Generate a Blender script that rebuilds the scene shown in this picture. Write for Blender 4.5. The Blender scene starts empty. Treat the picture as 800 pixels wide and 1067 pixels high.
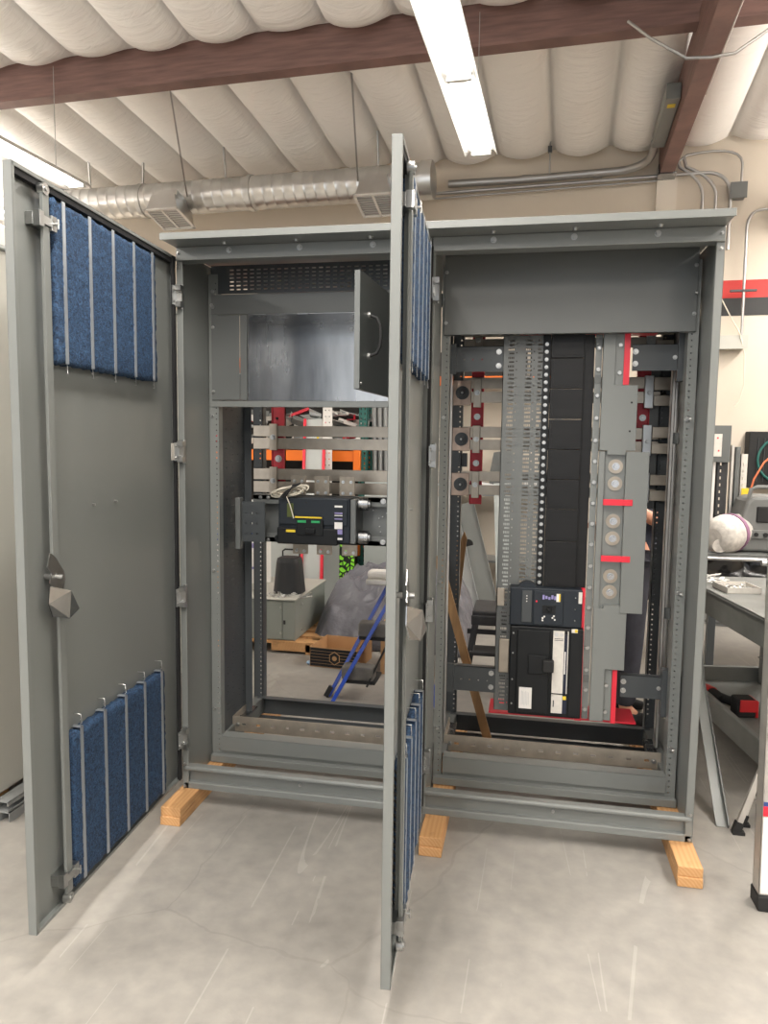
import bpy, bmesh, math, random
from mathutils import Vector, Matrix
random.seed(7)
PI=math.pi; sin=math.sin; cos=math.cos
C=bpy.context.scene.collection
# ---------------------------------------------------------------- materials
def mat(name,col,rough=.5,metal=0,bump=0,bscale=200,var=0,vscale=6,stretch=None,emit=None,coat=0,trans=0,rvar=0,spec=.5):
    m=bpy.data.materials.new(name); m.use_nodes=True; nt=m.node_tree; b=nt.nodes['Principled BSDF']
    b.inputs['Base Color'].default_value=(*col,1); b.inputs['Roughness'].default_value=rough; b.inputs['Metallic'].default_value=metal
    b.inputs['Specular IOR Level'].default_value=spec
    if coat: b.inputs['Coat Weight'].default_value=coat; b.inputs['Coat Roughness'].default_value=.12
    if trans: b.inputs['Transmission Weight'].default_value=trans
    if emit: b.inputs['Emission Color'].default_value=(*emit[0],1); b.inputs['Emission Strength'].default_value=emit[1]
    if bump or var or rvar:
        tc=nt.nodes.new('ShaderNodeTexCoord'); mp=nt.nodes.new('ShaderNodeMapping'); nt.links.new(tc.outputs['Object'],mp.inputs[0])
        if stretch: mp.inputs['Scale'].default_value=stretch
    if var or rvar:
        n=nt.nodes.new('ShaderNodeTexNoise'); n.inputs['Scale'].default_value=vscale; n.inputs['Detail'].default_value=6
        nt.links.new(mp.outputs[0],n.inputs['Vector'])
        if var:
            r=nt.nodes.new('ShaderNodeValToRGB'); r.color_ramp.elements[0].position=.3; r.color_ramp.elements[1].position=.7
            r.color_ramp.elements[0].color=(*[c*(1-var) for c in col],1); r.color_ramp.elements[1].color=(*[min(1,c*(1+var)) for c in col],1)
            nt.links.new(n.outputs['Fac'],r.inputs[0]); nt.links.new(r.outputs[0],b.inputs['Base Color'])
        if rvar:
            mr=nt.nodes.new('ShaderNodeMapRange'); mr.inputs[3].default_value=max(0,rough-rvar); mr.inputs[4].default_value=rough+rvar
            nt.links.new(n.outputs['Fac'],mr.inputs[0]); nt.links.new(mr.outputs[0],b.inputs['Roughness'])
    if bump:
        n2=nt.nodes.new('ShaderNodeTexNoise'); n2.inputs['Scale'].default_value=bscale; n2.inputs['Detail'].default_value=4
        nt.links.new(mp.outputs[0],n2.inputs['Vector'])
        bp=nt.nodes.new('ShaderNodeBump'); bp.inputs['Strength'].default_value=bump; bp.inputs['Distance'].default_value=.004
        nt.links.new(n2.outputs['Fac'],bp.inputs['Height']); nt.links.new(bp.outputs[0],b.inputs['Normal'])
    return m
M={}
M['paint']=mat('grey_powder_coat',(.185,.195,.187),.33,0,.04,350,.05,1.5,(1,1,.4),rvar=.05)
M['paintd']=mat('dark_grey_frame_paint',(.12,.127,.124),.38,0,.04,350,.06,2)
M['frame']=mat('charcoal_frame_paint',(.055,.061,.065),.4,0,.04,350,.08,3)
M['pale']=mat('pale_grey_enamel',(.42,.45,.44),.45,0,.02,200,.04,2)
M['cabinet']=mat('olive_grey_enamel',(.24,.26,.235),.45,0,.02,200,.05,2)
M['zinc']=mat('zinc_plate',(.45,.455,.45),.3,1,.05,120,.12,14)
M['galv']=mat('galvanised_sheet',(.33,.335,.34),.26,1,.05,60,.22,9,(1,1,.25),rvar=.08)
M['duct']=mat('spiral_duct_galvanised',(.62,.62,.61),.33,1,0,30,.08,5,rvar=.05)
M['silver']=mat('tin_plated_bus',(.37,.325,.27),.36,1,.05,150,.15,12,rvar=.07)
M['gbar']=mat('ground_bar_plate',(.52,.46,.38),.38,.75,.05,90,.15,14); M['term']=mat('terminal_plate',(.30,.26,.21),.42,1,.05,150,.15,30); M['copper']=mat('copper_pad',(.34,.26,.21),.38,1,.05,150,.2,20)
M['chrome']=mat('bright_steel',(.42,.42,.42),.25,1)
M['bolt']=mat('bright_bolt_zinc',(.42,.42,.41),.34,.9)
M['red']=mat('red_insulator',(.48,.015,.03),.45,0,.03,200,.08,8)
M['redb']=mat('bright_red_insulator',(.72,.02,.045),.4)
M['black']=mat('black_moulded_plastic',(.008,.009,.010),.45,0,.05,400)
M['blk2']=mat('charcoal_moulded_plastic',(.018,.023,.03),.48,0,.08,500)
M['cover']=mat('satin_black_cover',(.008,.008,.0085),.42,0,.1,60,.2,5,(1,1,8))
M['rubber']=mat('black_rubber',(.012,.012,.012),.75)
M['white']=mat('white_paper',(.75,.73,.70),.6)
M['label']=mat('label_cream',(.62,.59,.54),.5,0,0,1,.06,60)
M['yellow']=mat('yellow_label',(.75,.55,.03),.5)
M['ywire']=mat('olive_label',(.07,.085,.015),.5)
M['green']=mat('green_flag',(.02,.30,.10),.5)
M['navy']=mat('navy_print',(.03,.06,.22),.5)
M['ink']=mat('blue_black_print',(.008,.012,.03),.5); M['purple']=mat('violet_print',(.25,.22,.45),.5)
M['wireb']=mat('wire_white_jacket',(.65,.60,.50),.5)
M['blue']=mat('blue_ladder_rail',(.012,.06,.42),.35)
M['orange']=mat('orange_rack_beam',(.85,.18,.01),.42)
M['teal']=mat('teal_rack_upright',(.02,.13,.11),.5)
M['cord']=mat('orange_cord',(.72,.19,.08),.5)
M['card']=mat('brown_cardboard',(.42,.24,.11),.75,0,.05,80,.08,8)
M['beamw']=mat('stained_glulam',(.185,.105,.09),.6,0,.25,40,.25,3,(1.2,1.2,14))
M['brown']=mat('tool_brown',(.14,.07,.03),.6)
M['tape']=mat('purple_tape',(.30,.15,.25),.5)
M['dust']=mat('dusty_filter_sleeve',(.55,.52,.48),.9,0,.4,90,.2,30)
M['toolgrey']=mat('dusty_grey_casing',(.15,.155,.15),.6,0,.05,90,.1,8)
M['cart']=mat('grey_utility_cart_plastic',(.17,.175,.165),.55,0,.1,250,.15,7)
M['redtool']=mat('red_power_tool',(.55,.02,.025),.4)
M['alu']=mat('aluminium_rail',(.60,.58,.55),.38,.8,.05,200,.1,10)
M['skin']=mat('skin',(.50,.24,.15),.5)
M['cloth']=mat('dark_trousers',(.035,.035,.045),.9,0,.3,120,.2,12)
M['shirt']=mat('navy_shirt',(.012,.016,.03),.9,0,.3,120)
M['hair']=mat('dark_hair',(.02,.015,.012),.7)
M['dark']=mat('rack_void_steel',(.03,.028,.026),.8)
M['stool']=mat('weathered_black_resin',(.03,.03,.032),.6,0,.1,60,.3,12)
M['clutter']=mat('pale_fittings',(.55,.55,.55),.5,.2)
M['gasket']=mat('black_foam_gasket',(.008,.008,.009),.85)
M['bin']=mat('black_ribbed_bin',(.018,.019,.021),.5,0,.3,60,0,1,(8,8,1))
M['pipe']=mat('grey_pipe',(.30,.31,.31),.4,.3)
M['wrap']=mat('black_plastic_film',(.01,.01,.011),.18,0,.9,9)
M['strip']=mat('aluminium_retaining_strip',(.46,.49,.53),.4,.7)
M['fixture']=mat('white_enamel_reflector',(.62,.62,.60),.45)
M['tube']=mat('fluorescent_tube',(1,1,1),.5,emit=((1,.95,.87),6))
M['tube_fill']=mat('added_fill_tube',(1,1,1),.5,emit=((1,.95,.885),8))  # glow for the added fixtures out of view
M['stripe_r']=mat('red_wall_paint',(.52,.03,.025),.6); M['stripe_b']=mat('black_wall_paint',(.02,.02,.02),.6)
M['wall']=mat('cream_wall_paint',(.62,.55,.46),.75,0,.15,60,.04,1.2)
M['pilaster']=mat('pale_pilaster_paint',(.66,.60,.52),.75,0,.1,60)
M['galvp']=mat('conduit_galvanised',(.44,.435,.43),.4,.9)
M['door_pale']=mat('stone_grey_enamel',(.46,.455,.41),.5)

def wood():
    m=bpy.data.materials.new('pine_lumber'); m.use_nodes=True; nt=m.node_tree; b=nt.nodes['Principled BSDF']
    tc=nt.nodes.new('ShaderNodeTexCoord'); mp=nt.nodes.new('ShaderNodeMapping'); mp.inputs['Scale'].default_value=(1,.06,1)
    w=nt.nodes.new('ShaderNodeTexWave'); w.wave_type='RINGS'; w.rings_direction='Y'; w.inputs['Scale'].default_value=28; w.inputs['Distortion'].default_value=3.5; w.inputs['Detail'].default_value=3
    mp.inputs['Location'].default_value=(.06,.0,.09)
    r=nt.nodes.new('ShaderNodeValToRGB'); r.color_ramp.elements[0].color=(.56,.32,.14,1); r.color_ramp.elements[1].color=(.50,.26,.105,1)
    nt.links.new(tc.outputs['Object'],mp.inputs[0]); nt.links.new(mp.outputs[0],w.inputs[0]); nt.links.new(w.outputs[1],r.inputs[0])
    n=nt.nodes.new('ShaderNodeTexNoise'); n.inputs['Scale'].default_value=14; n.inputs['Detail'].default_value=5
    r2=nt.nodes.new('ShaderNodeValToRGB'); r2.color_ramp.elements[0].position=.3; r2.color_ramp.elements[0].color=(.35,.3,.25,1); r2.color_ramp.elements[1].position=.45; r2.color_ramp.elements[1].color=(1,1,1,1)
    nt.links.new(tc.outputs['Object'],n.inputs['Vector']); nt.links.new(n.outputs['Fac'],r2.inputs[0])
    mx=nt.nodes.new('ShaderNodeMixRGB'); mx.blend_type='MULTIPLY'; mx.inputs[0].default_value=.55
    nt.links.new(r.outputs[0],mx.inputs[1]); nt.links.new(r2.outputs[0],mx.inputs[2]); nt.links.new(mx.outputs[0],b.inputs['Base Color'])
    b.inputs['Roughness'].default_value=.6
    return m
M['wood']=wood()
M['plank']=mat('weathered_plank',(.30,.17,.07),.65,0,.2,50,.25,4,(6,6,.6))

def concrete():
    m=bpy.data.materials.new('concrete_floor'); m.use_nodes=True; nt=m.node_tree; b=nt.nodes['Principled BSDF']; L=nt.links.new
    tc=nt.nodes.new('ShaderNodeTexCoord')
    def noise(s,d,dis=0,vec=None):
        n=nt.nodes.new('ShaderNodeTexNoise'); n.inputs['Scale'].default_value=s; n.inputs['Detail'].default_value=d; n.inputs['Distortion'].default_value=dis
        L(vec or tc.outputs['Object'],n.inputs['Vector']); return n
    def ramp(src,a,ca,b_,cb):
        r=nt.nodes.new('ShaderNodeValToRGB'); e=r.color_ramp.elements; e[0].position=a; e[0].color=(*ca,1); e[1].position=b_; e[1].color=(*cb,1); L(src,r.inputs[0]); return r
    n1=noise(1.1,8,.6); r1=ramp(n1.outputs['Fac'],.32,(.225,.213,.196),.68,(.345,.328,.302))
    n2=noise(14,6); r2=ramp(n2.outputs['Fac'],.3,(.86,.86,.86),.7,(1.08,1.07,1.05))
    mx=nt.nodes.new('ShaderNodeMixRGB'); mx.blend_type='MULTIPLY'; mx.inputs[0].default_value=1; L(r1.outputs[0],mx.inputs[1]); L(r2.outputs[0],mx.inputs[2])
    cur=mx
    # fine scratches: thin bands of stretched noise in two directions, pale
    for k,(ang,sc,thr) in enumerate(((.45,1.3,.0025),(-.9,1.0,.002),(1.35,1.6,.002))):
        mp=nt.nodes.new('ShaderNodeMapping'); mp.inputs['Rotation'].default_value=(0,0,ang); mp.inputs['Scale'].default_value=(1,.05,1); mp.inputs['Location'].default_value=(k*3.1,k*1.7,0)
        L(tc.outputs['Object'],mp.inputs[0]); n=noise(sc*1.6,0,0,mp.outputs[0])
        s=nt.nodes.new('ShaderNodeMath'); s.operation='SUBTRACT'; s.inputs[1].default_value=.5; L(n.outputs['Fac'],s.inputs[0])
        a=nt.nodes.new('ShaderNodeMath'); a.operation='ABSOLUTE'; L(s.outputs[0],a.inputs[0])
        lt=nt.nodes.new('ShaderNodeMath'); lt.operation='LESS_THAN'; lt.inputs[1].default_value=thr; L(a.outputs[0],lt.inputs[0])
        nb=noise(2.2,3); g=nt.nodes.new('ShaderNodeMath'); g.operation='GREATER_THAN'; g.inputs[1].default_value=.55; L(nb.outputs['Fac'],g.inputs[0])
        mul=nt.nodes.new('ShaderNodeMath'); mul.operation='MULTIPLY'; L(lt.outputs[0],mul.inputs[0]); L(g.outputs[0],mul.inputs[1])
        m2=nt.nodes.new('ShaderNodeMath'); m2.operation='MULTIPLY'; m2.inputs[1].default_value=.14; L(mul.outputs[0],m2.inputs[0])
        x=nt.nodes.new('ShaderNodeMixRGB'); x.inputs[2].default_value=(.62,.6,.56,1); L(m2.outputs[0],x.inputs[0]); L(cur.outputs[0],x.inputs[1]); cur=x
    # dark hairline cracks
    v=nt.nodes.new('ShaderNodeTexVoronoi'); v.feature='DISTANCE_TO_EDGE'; v.inputs['Scale'].default_value=.55
    nd=noise(3,4); va=nt.nodes.new('ShaderNodeVectorMath'); va.operation='MULTIPLY_ADD'; va.inputs[1].default_value=(.18,.18,0); L(nd.outputs['Color'],va.inputs[0]); L(tc.outputs['Object'],va.inputs[2]); L(va.outputs[0],v.inputs['Vector'])
    lt=nt.nodes.new('ShaderNodeMath'); lt.operation='LESS_THAN'; lt.inputs[1].default_value=.0018; L(v.outputs['Distance'],lt.inputs[0])
    m3=nt.nodes.new('ShaderNodeMath'); m3.operation='MULTIPLY'; m3.inputs[1].default_value=.16; L(lt.outputs[0],m3.inputs[0])
    x=nt.nodes.new('ShaderNodeMixRGB'); x.inputs[2].default_value=(.13,.12,.11,1); L(m3.outputs[0],x.inputs[0]); L(cur.outputs[0],x.inputs[1]); cur=x
    L(cur.outputs[0],b.inputs['Base Color'])
    rr=nt.nodes.new('ShaderNodeMapRange'); rr.inputs[3].default_value=.36; rr.inputs[4].default_value=.6; L(n2.outputs['Fac'],rr.inputs[0]); L(rr.outputs[0],b.inputs['Roughness'])
    bp=nt.nodes.new('ShaderNodeBump'); bp.inputs['Strength'].default_value=.12; bp.inputs['Distance'].default_value=.003; n5=noise(60,5); L(n5.outputs['Fac'],bp.inputs['Height']); L(bp.outputs[0],b.inputs['Normal'])
    return m
M['floor']=concrete()
for k in ('black','blk2','cover'): M[k].node_tree.nodes['Principled BSDF'].inputs['Specular IOR Level'].default_value=.28
M['frame'].node_tree.nodes['Principled BSDF'].inputs['Specular IOR Level'].default_value=.35
def pad_mat():
    m=bpy.data.materials.new('blue_filter_fibre'); m.use_nodes=True; nt=m.node_tree; b=nt.nodes['Principled BSDF']; L=nt.links.new
    tc=nt.nodes.new('ShaderNodeTexCoord'); n=nt.nodes.new('ShaderNodeTexNoise'); n.inputs['Scale'].default_value=110; n.inputs['Detail'].default_value=6; n.inputs['Distortion'].default_value=1.5
    L(tc.outputs['Object'],n.inputs['Vector']); r=nt.nodes.new('ShaderNodeValToRGB'); e=r.color_ramp.elements
    e[0].position=.36; e[0].color=(.004,.014,.04,1); e[1].position=.68; e[1].color=(.04,.10,.205,1); L(n.outputs['Fac'],r.inputs[0]); L(r.outputs[0],b.inputs['Base Color'])
    b.inputs['Roughness'].default_value=.8; bp=nt.nodes.new('ShaderNodeBump'); bp.inputs['Strength'].default_value=.8; bp.inputs['Distance'].default_value=.006; L(n.outputs['Fac'],bp.inputs['Height']); L(bp.outputs[0],b.inputs['Normal'])
    return m
M['pad']=pad_mat()
def quilt():
    m=bpy.data.materials.new('white_vinyl_insulation'); m.use_nodes=True; nt=m.node_tree; b=nt.nodes['Principled BSDF']; L=nt.links.new
    b.inputs['Base Color'].default_value=(.86,.835,.80,1); b.inputs['Roughness'].default_value=.42
    tc=nt.nodes.new('ShaderNodeTexCoord'); mp=nt.nodes.new('ShaderNodeMapping'); mp.inputs['Scale'].default_value=(2.2,9,1); mp.inputs['Rotation'].default_value=(0,0,.25)
    L(tc.outputs['Object'],mp.inputs[0]); n=nt.nodes.new('ShaderNodeTexNoise'); n.inputs['Scale'].default_value=1.6; n.inputs['Detail'].default_value=5; n.inputs['Distortion'].default_value=1.2; L(mp.outputs[0],n.inputs['Vector'])
    bp=nt.nodes.new('ShaderNodeBump'); bp.inputs['Strength'].default_value=.32; bp.inputs['Distance'].default_value=.04; L(n.outputs['Fac'],bp.inputs['Height']); L(bp.outputs[0],b.inputs['Normal'])
    return m
M['quilt']=quilt()
def tarp():
    m=mat('crumpled_grey_tarp',(.13,.13,.15),.42,0,.8,9,.15,5)
    [setattr(n.inputs['Distance'],'default_value',.035) for n in m.node_tree.nodes if n.type=='BUMP']
    return m
M['tarp']=tarp()
M['snake']=mat('lime_black_print',(.25,.75,.03),.5)
def snake():
    m=M['snake']; nt=m.node_tree; b=nt.nodes['Principled BSDF']; v=nt.nodes.new('ShaderNodeTexVoronoi'); v.feature='DISTANCE_TO_EDGE'; v.inputs['Scale'].default_value=22
    tc=nt.nodes.new('ShaderNodeTexCoord'); nt.links.new(tc.outputs['Object'],v.inputs['Vector'])
    r=nt.nodes.new('ShaderNodeValToRGB'); r.color_ramp.interpolation='CONSTANT'; e=r.color_ramp.elements; e[0].color=(.01,.02,.01,1); e[1].position=.12; e[1].color=(.28,.8,.04,1)
    nt.links.new(v.outputs['Distance'],r.inputs[0]); nt.links.new(r.outputs[0],b.inputs['Base Color'])
snake()
# ---------------------------------------------------------------- mesh helpers
class MB:
    def __init__(s): s.v=[]; s.f=[]; s.sm=[]
    def add(s,vs,fs,smooth=False):
        o=len(s.v); s.v+= [Vector(v) for v in vs]; s.f+=[[i+o for i in f] for f in fs]; s.sm+=[smooth]*len(fs); return s
    def box(s,x0,x1,y0,y1,z0,z1,T=None):
        x0,x1=min(x0,x1),max(x0,x1); y0,y1=min(y0,y1),max(y0,y1); z0,z1=min(z0,z1),max(z0,z1)
        vs=[Vector((x,y,z)) for z in (z0,z1) for y in (y0,y1) for x in (x0,x1)]
        if T: vs=[T@v for v in vs]
        return s.add(vs,[(0,2,3,1),(4,5,7,6),(0,1,5,4),(2,6,7,3),(0,4,6,2),(1,3,7,5)])
    def cbox(s,x0,x1,y0,y1,z0,z1,c=.004,T=None):
        # chamfered box (chamfer on all vertical-profile edges of the x-z outline and faces)
        bm=bmesh.new(); bmesh.ops.create_cube(bm,size=1)
        for v in bm.verts: v.co=Vector(((x0+x1)/2+v.co.x*abs(x1-x0),(y0+y1)/2+v.co.y*abs(y1-y0),(z0+z1)/2+v.co.z*abs(z1-z0)))
        bmesh.ops.bevel(bm,geom=bm.edges[:],offset=c,segments=2,affect='EDGES',profile=.5)
        if T: bmesh.ops.transform(bm,matrix=T,verts=bm.verts[:])
        bm.verts.index_update(); s.add([v.co.copy() for v in bm.verts],[[v.index for v in f.verts] for f in bm.faces]); bm.free(); return s
    def cyl(s,a,b,r,r2=None,n=14,caps=True):
        a=Vector(a); b=Vector(b); r2=r if r2 is None else r2; d=(b-a).normalized()
        u=d.orthogonal().normalized(); w=d.cross(u)
        vs=[a+(u*cos(2*PI*i/n)+w*sin(2*PI*i/n))*r for i in range(n)]+[b+(u*cos(2*PI*i/n)+w*sin(2*PI*i/n))*r2 for i in range(n)]
        o=len(s.v); s.add(vs,[(i,(i+1)%n,n+(i+1)%n,n+i) for i in range(n)],True)
        if caps: s.add(vs[:n],[list(range(n))[::-1]]); s.add(vs[n:],[list(range(n))])
        return s
    def tube(s,pts,r,n=8,closed=False):
        P=[Vector(p) for p in pts]; m=len(P); u=None; rings=[]
        for i,p in enumerate(P):
            d=((P[min(i+1,m-1)]-P[max(i-1,0)])).normalized()
            if u is None: u=d.orthogonal().normalized()
            u=(u-d*u.dot(d)).normalized(); w=d.cross(u); rr=r[i] if isinstance(r,(list,tuple)) else r
            rings.append([p+(u*cos(2*PI*k/n)+w*sin(2*PI*k/n))*rr for k in range(n)])
        vs=[v for R_ in rings for v in R_]
        fs=[(i*n+k,i*n+(k+1)%n,(i+1)*n+(k+1)%n,(i+1)*n+k) for i in range(m-1) for k in range(n)]
        s.add(vs,fs,True); s.add(rings[0],[list(range(n))[::-1]]); s.add(rings[-1],[list(range(n))]); return s
    def prism(s,poly,axis,a,b,T=None):
        # poly list of 2D; axis 'x','y','z' extruded from a to b
        def P(p,t): return Vector({'x':(t,p[0],p[1]),'y':(p[0],t,p[1]),'z':(p[0],p[1],t)}[axis])
        n=len(poly); vs=[P(p,a) for p in poly]+[P(p,b) for p in poly]
        if T: vs=[T@v for v in vs]
        return s.add(vs,[list(range(n))[::-1],list(range(n,2*n))]+[(i,(i+1)%n,n+(i+1)%n,n+i) for i in range(n)])
    def beam(s,a,b,w,h,up=(0,0,1)):
        a=Vector(a); b=Vector(b); d=(b-a); L=d.length; d.normalize(); x=d.cross(Vector(up)).normalized(); z=x.cross(d)
        T=Matrix(((x.x,d.x,z.x,a.x),(x.y,d.y,z.y,a.y),(x.z,d.z,z.z,a.z),(0,0,0,1)))
        return s.box(-w/2,w/2,0,L,-h/2,h/2,T)
    def ball(s,c,r,n=12,sq=(1,1,1)):
        bm=bmesh.new(); bmesh.ops.create_uvsphere(bm,u_segments=n,v_segments=max(6,n//2+1),radius=r)
        s.add([Vector((v.co.x*sq[0]+c[0],v.co.y*sq[1]+c[1],v.co.z*sq[2]+c[2])) for v in bm.verts],[[v.index for v in f.verts] for f in bm.faces],True); bm.free(); return s
    def perf(s,O,U,V,N,w,h,t,holes):
        O,U,V,N=Vector(O),Vector(U),Vector(V),Vector(N)
        T=Matrix(((U.x,N.x,V.x,O.x),(U.y,N.y,V.y,O.y),(U.z,N.z,V.z,O.z),(0,0,0,1)))
        cuts=sorted({0,h}|{c for q in holes for c in (q[2],q[3])})
        for v0,v1 in zip(cuts,cuts[1:]):
            if v1-v0<1e-5: continue
            vm=(v0+v1)/2; hs=sorted((q[0],q[1]) for q in holes if q[2]<vm<q[3]); x=0
            for a,b in hs:
                if a>x+1e-5: s.box(x,a,0,t,v0,v1,T)
                x=max(x,b)
            if x<w-1e-5: s.box(x,w,0,t,v0,v1,T)
        return s
def world_loc(o):
    v=Vector((0,0,0))
    while o: v+=o.location; o=o.parent
    return v
def obj(name,mb,m,parent=None,local=False,bevel=0,origin=None):
    me=bpy.data.meshes.new(name)
    off=Vector((0,0,0)) if local else (Vector(origin) if origin else (world_loc(parent) if parent else Vector((0,0,0))))
    me.from_pydata([v-off for v in mb.v],[],mb.f); me.polygons.foreach_set('use_smooth',mb.sm); me.update()
    bm=bmesh.new(); bm.from_mesh(me); bmesh.ops.recalc_face_normals(bm,faces=bm.faces[:]); bm.to_mesh(me); bm.free()
    o=bpy.data.objects.new(name,me); C.objects.link(o); me.materials.append(M[m] if isinstance(m,str) else m)
    if parent: o.parent=parent
    elif origin: o.location=origin
    if bevel:
        b=o.modifiers.new('bevel','BEVEL'); b.width=bevel; b.segments=2; b.limit_method='ANGLE'; b.angle_limit=.6
    return o
def thing(name,label,cat,loc=(0,0,0),group=None,rz=0):
    o=bpy.data.objects.new(name,None); C.objects.link(o); o.location=loc; o.rotation_euler=(0,0,rz); o.empty_display_size=.1
    o['label']=label; o['category']=cat
    if group: o['group']=group
    return o
def tag(o,label,cat,group=None,kind=None):
    o['label']=label; o['category']=cat
    if group: o['group']=group
    if kind: o['kind']=kind
    return o
def struct(name,mb,m): o=obj(name,mb,m); o['kind']='structure'; return o
def copy_tree(o,parent=None):
    c=o.copy(); C.objects.link(c); c.parent=parent
    for ch in list(o.children): copy_tree(ch,c)
    return c
def dup(o,loc,parent=None,**kw):
    c=copy_tree(o,parent if parent else o.parent); c.location=loc
    for k,v in kw.items(): c[k]=v
    return c
# ---------------------------------------------------------------- room frame (turned 3 degrees from the switchboard)
A3=math.radians(3.0); RX=Vector((cos(A3),-sin(A3),0)); RY=Vector((sin(A3),cos(A3),0))
def rw(x,y,z): return RX*x+RY*y+Vector((0,0,z))
TR=Matrix(((RX.x,RY.x,0,0),(RX.y,RY.y,0,0),(0,0,1,0),(0,0,0,1)))
def rbox(mb,x0,x1,y0,y1,z0,z1): return mb.box(x0,x1,y0,y1,z0,z1,TR)
XL,XR,YB,YF=-8.5,7.5,-9.0,5.15
roof=lambda y: 4.57+.09*(5.15-y)
struct('floor',rbox(MB(),XL,XR,YB,YF,-.1,0),'floor')
struct('wall_back',rbox(MB(),XL,XR,YF,YF+.15,0,5.0),'wall')
struct('wall_left',rbox(MB(),XL-.15,XL,YB,YF,0,6.3),'wall')
struct('wall_right',rbox(MB(),XR,XR+.15,YB,YF,0,6.3),'wall')
mb=rbox(MB(),XL,-4.6,YB-.15,YB,0,6.3); rbox(mb,4.4,XR,YB-.15,YB,0,6.3); rbox(mb,-4.6,4.4,YB-.15,YB,4.3,6.3); struct('wall_front',mb,'wall')
mb=rbox(MB(),-4.75,-4.6,YB-.2,YB+.03,0,4.4); rbox(mb,4.4,4.55,YB-.2,YB+.03,0,4.4); rbox(mb,-4.75,4.55,YB-.2,YB+.03,4.3,4.45); struct('added_doorway',mb,'paint')   # unseen doorway frame, added behind the camera to let in frontal light
dl=bpy.data.lights.new('added_front_light','AREA'); dl.shape='RECTANGLE'; dl.size=8.6; dl.size_y=4.0; dl.energy=110; dl.color=(.93,.97,1)  # added area light outside the opening, brightens surfaces facing the camera
do=bpy.data.objects.new('added_front_light',dl); C.objects.link(do); do.location=rw(-.1,YB-.3,2.15); do.rotation_euler=(math.radians(90),0,-A3)
# painted bands on the back wall
o=rbox(MB(),2.2,XR,YF-.004,YF,3.06,3.23); struct('trim_1',o,'stripe_r')
o=rbox(MB(),2.2,XR,YF-.004,YF,2.89,3.06); struct('trim_2',o,'stripe_b')
# insulation quilt: bays run along y', bulging between purlins 0.55 m apart
def quilt_mesh(ya,yb,ends):
    mb=MB(); P=.55; n=12; x0=1.35-P*19; nb=32; ny=max(8,int((yb-ya)/.1)); vs=[]; fs=[]
    nx=nb*n+1
    for j in range(ny+1):
        t=j/ny; y=ya+(yb-ya)*t
        for i in range(nx):
            x=x0+P*i/n; b=i//n; u=(i%n)/n
            random.seed(b*7+3); k=.9+.35*random.random(); ph=random.random()*6
            prof=abs(sin(PI*u))**.5
            e=1.0
            if ends[0]: e*=min(1,max(0,(y-ya)/.22))**.5
            if ends[1]: e*=min(1,max(0,(yb-y)/.22))**.5
            sag=.15*k*prof*e*(1+.07*sin(2.1*y+ph)+.04*sin(5.3*y+2*ph))
            z=roof(y)+.02-sag
            vs.append(rw(x,y,z))
    for j in range(ny):
        for i in range(nx-1): a=j*nx+i; fs.append((a,a+1,a+nx+1,a+nx))
    mb.add(vs,fs,True); return mb
random.seed(7)
q=quilt_mesh(2.985,YF,(False,True)); q2=quilt_mesh(YB,2.845,(False,True)); q.add(q2.v,q2.f,True)
struct('ceiling',q,'quilt')
struct('ceiling_deck',MB().add([rw(XL,YB,roof(YB)+.1),rw(XR,YB,roof(YB)+.1),rw(XR,YF,roof(YF)+.1),rw(XL,YF,roof(YF)+.1),rw(XL,YB,roof(YB)+.2),rw(XR,YB,roof(YB)+.2),rw(XR,YF,roof(YF)+.2),rw(XL,YF,roof(YF)+.2)],[(0,1,2,3),(4,7,6,5),(0,4,5,1),(1,5,6,2),(2,6,7,3),(3,7,4,0)]),'quilt')
mb=MB(); rbox(mb,XL,XR,2.85,2.98,4.50,4.84); struct('ceiling_beam',mb,'beamw')
mb=MB(); rbox(mb,2.37,2.50,YB,5.12,4.22,4.58); 
struct('ceiling_beam',mb,M['beamw'])
struct('wall_pilaster',rbox(MB(),2.36,2.55,5.10,5.15,0,4.22),'pilaster')
for i,(x0,x1) in enumerate(((2.33,2.36),(2.51,2.54))): pass
# column hanger bracket under the long beam
o=obj('beam_saddle',rbox(rbox(MB(),2.35,2.52,4.92,5.10,4.205,4.222),2.352,2.362,4.92,5.1,4.2,4.30),'galv'); o['kind']='structure'

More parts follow.
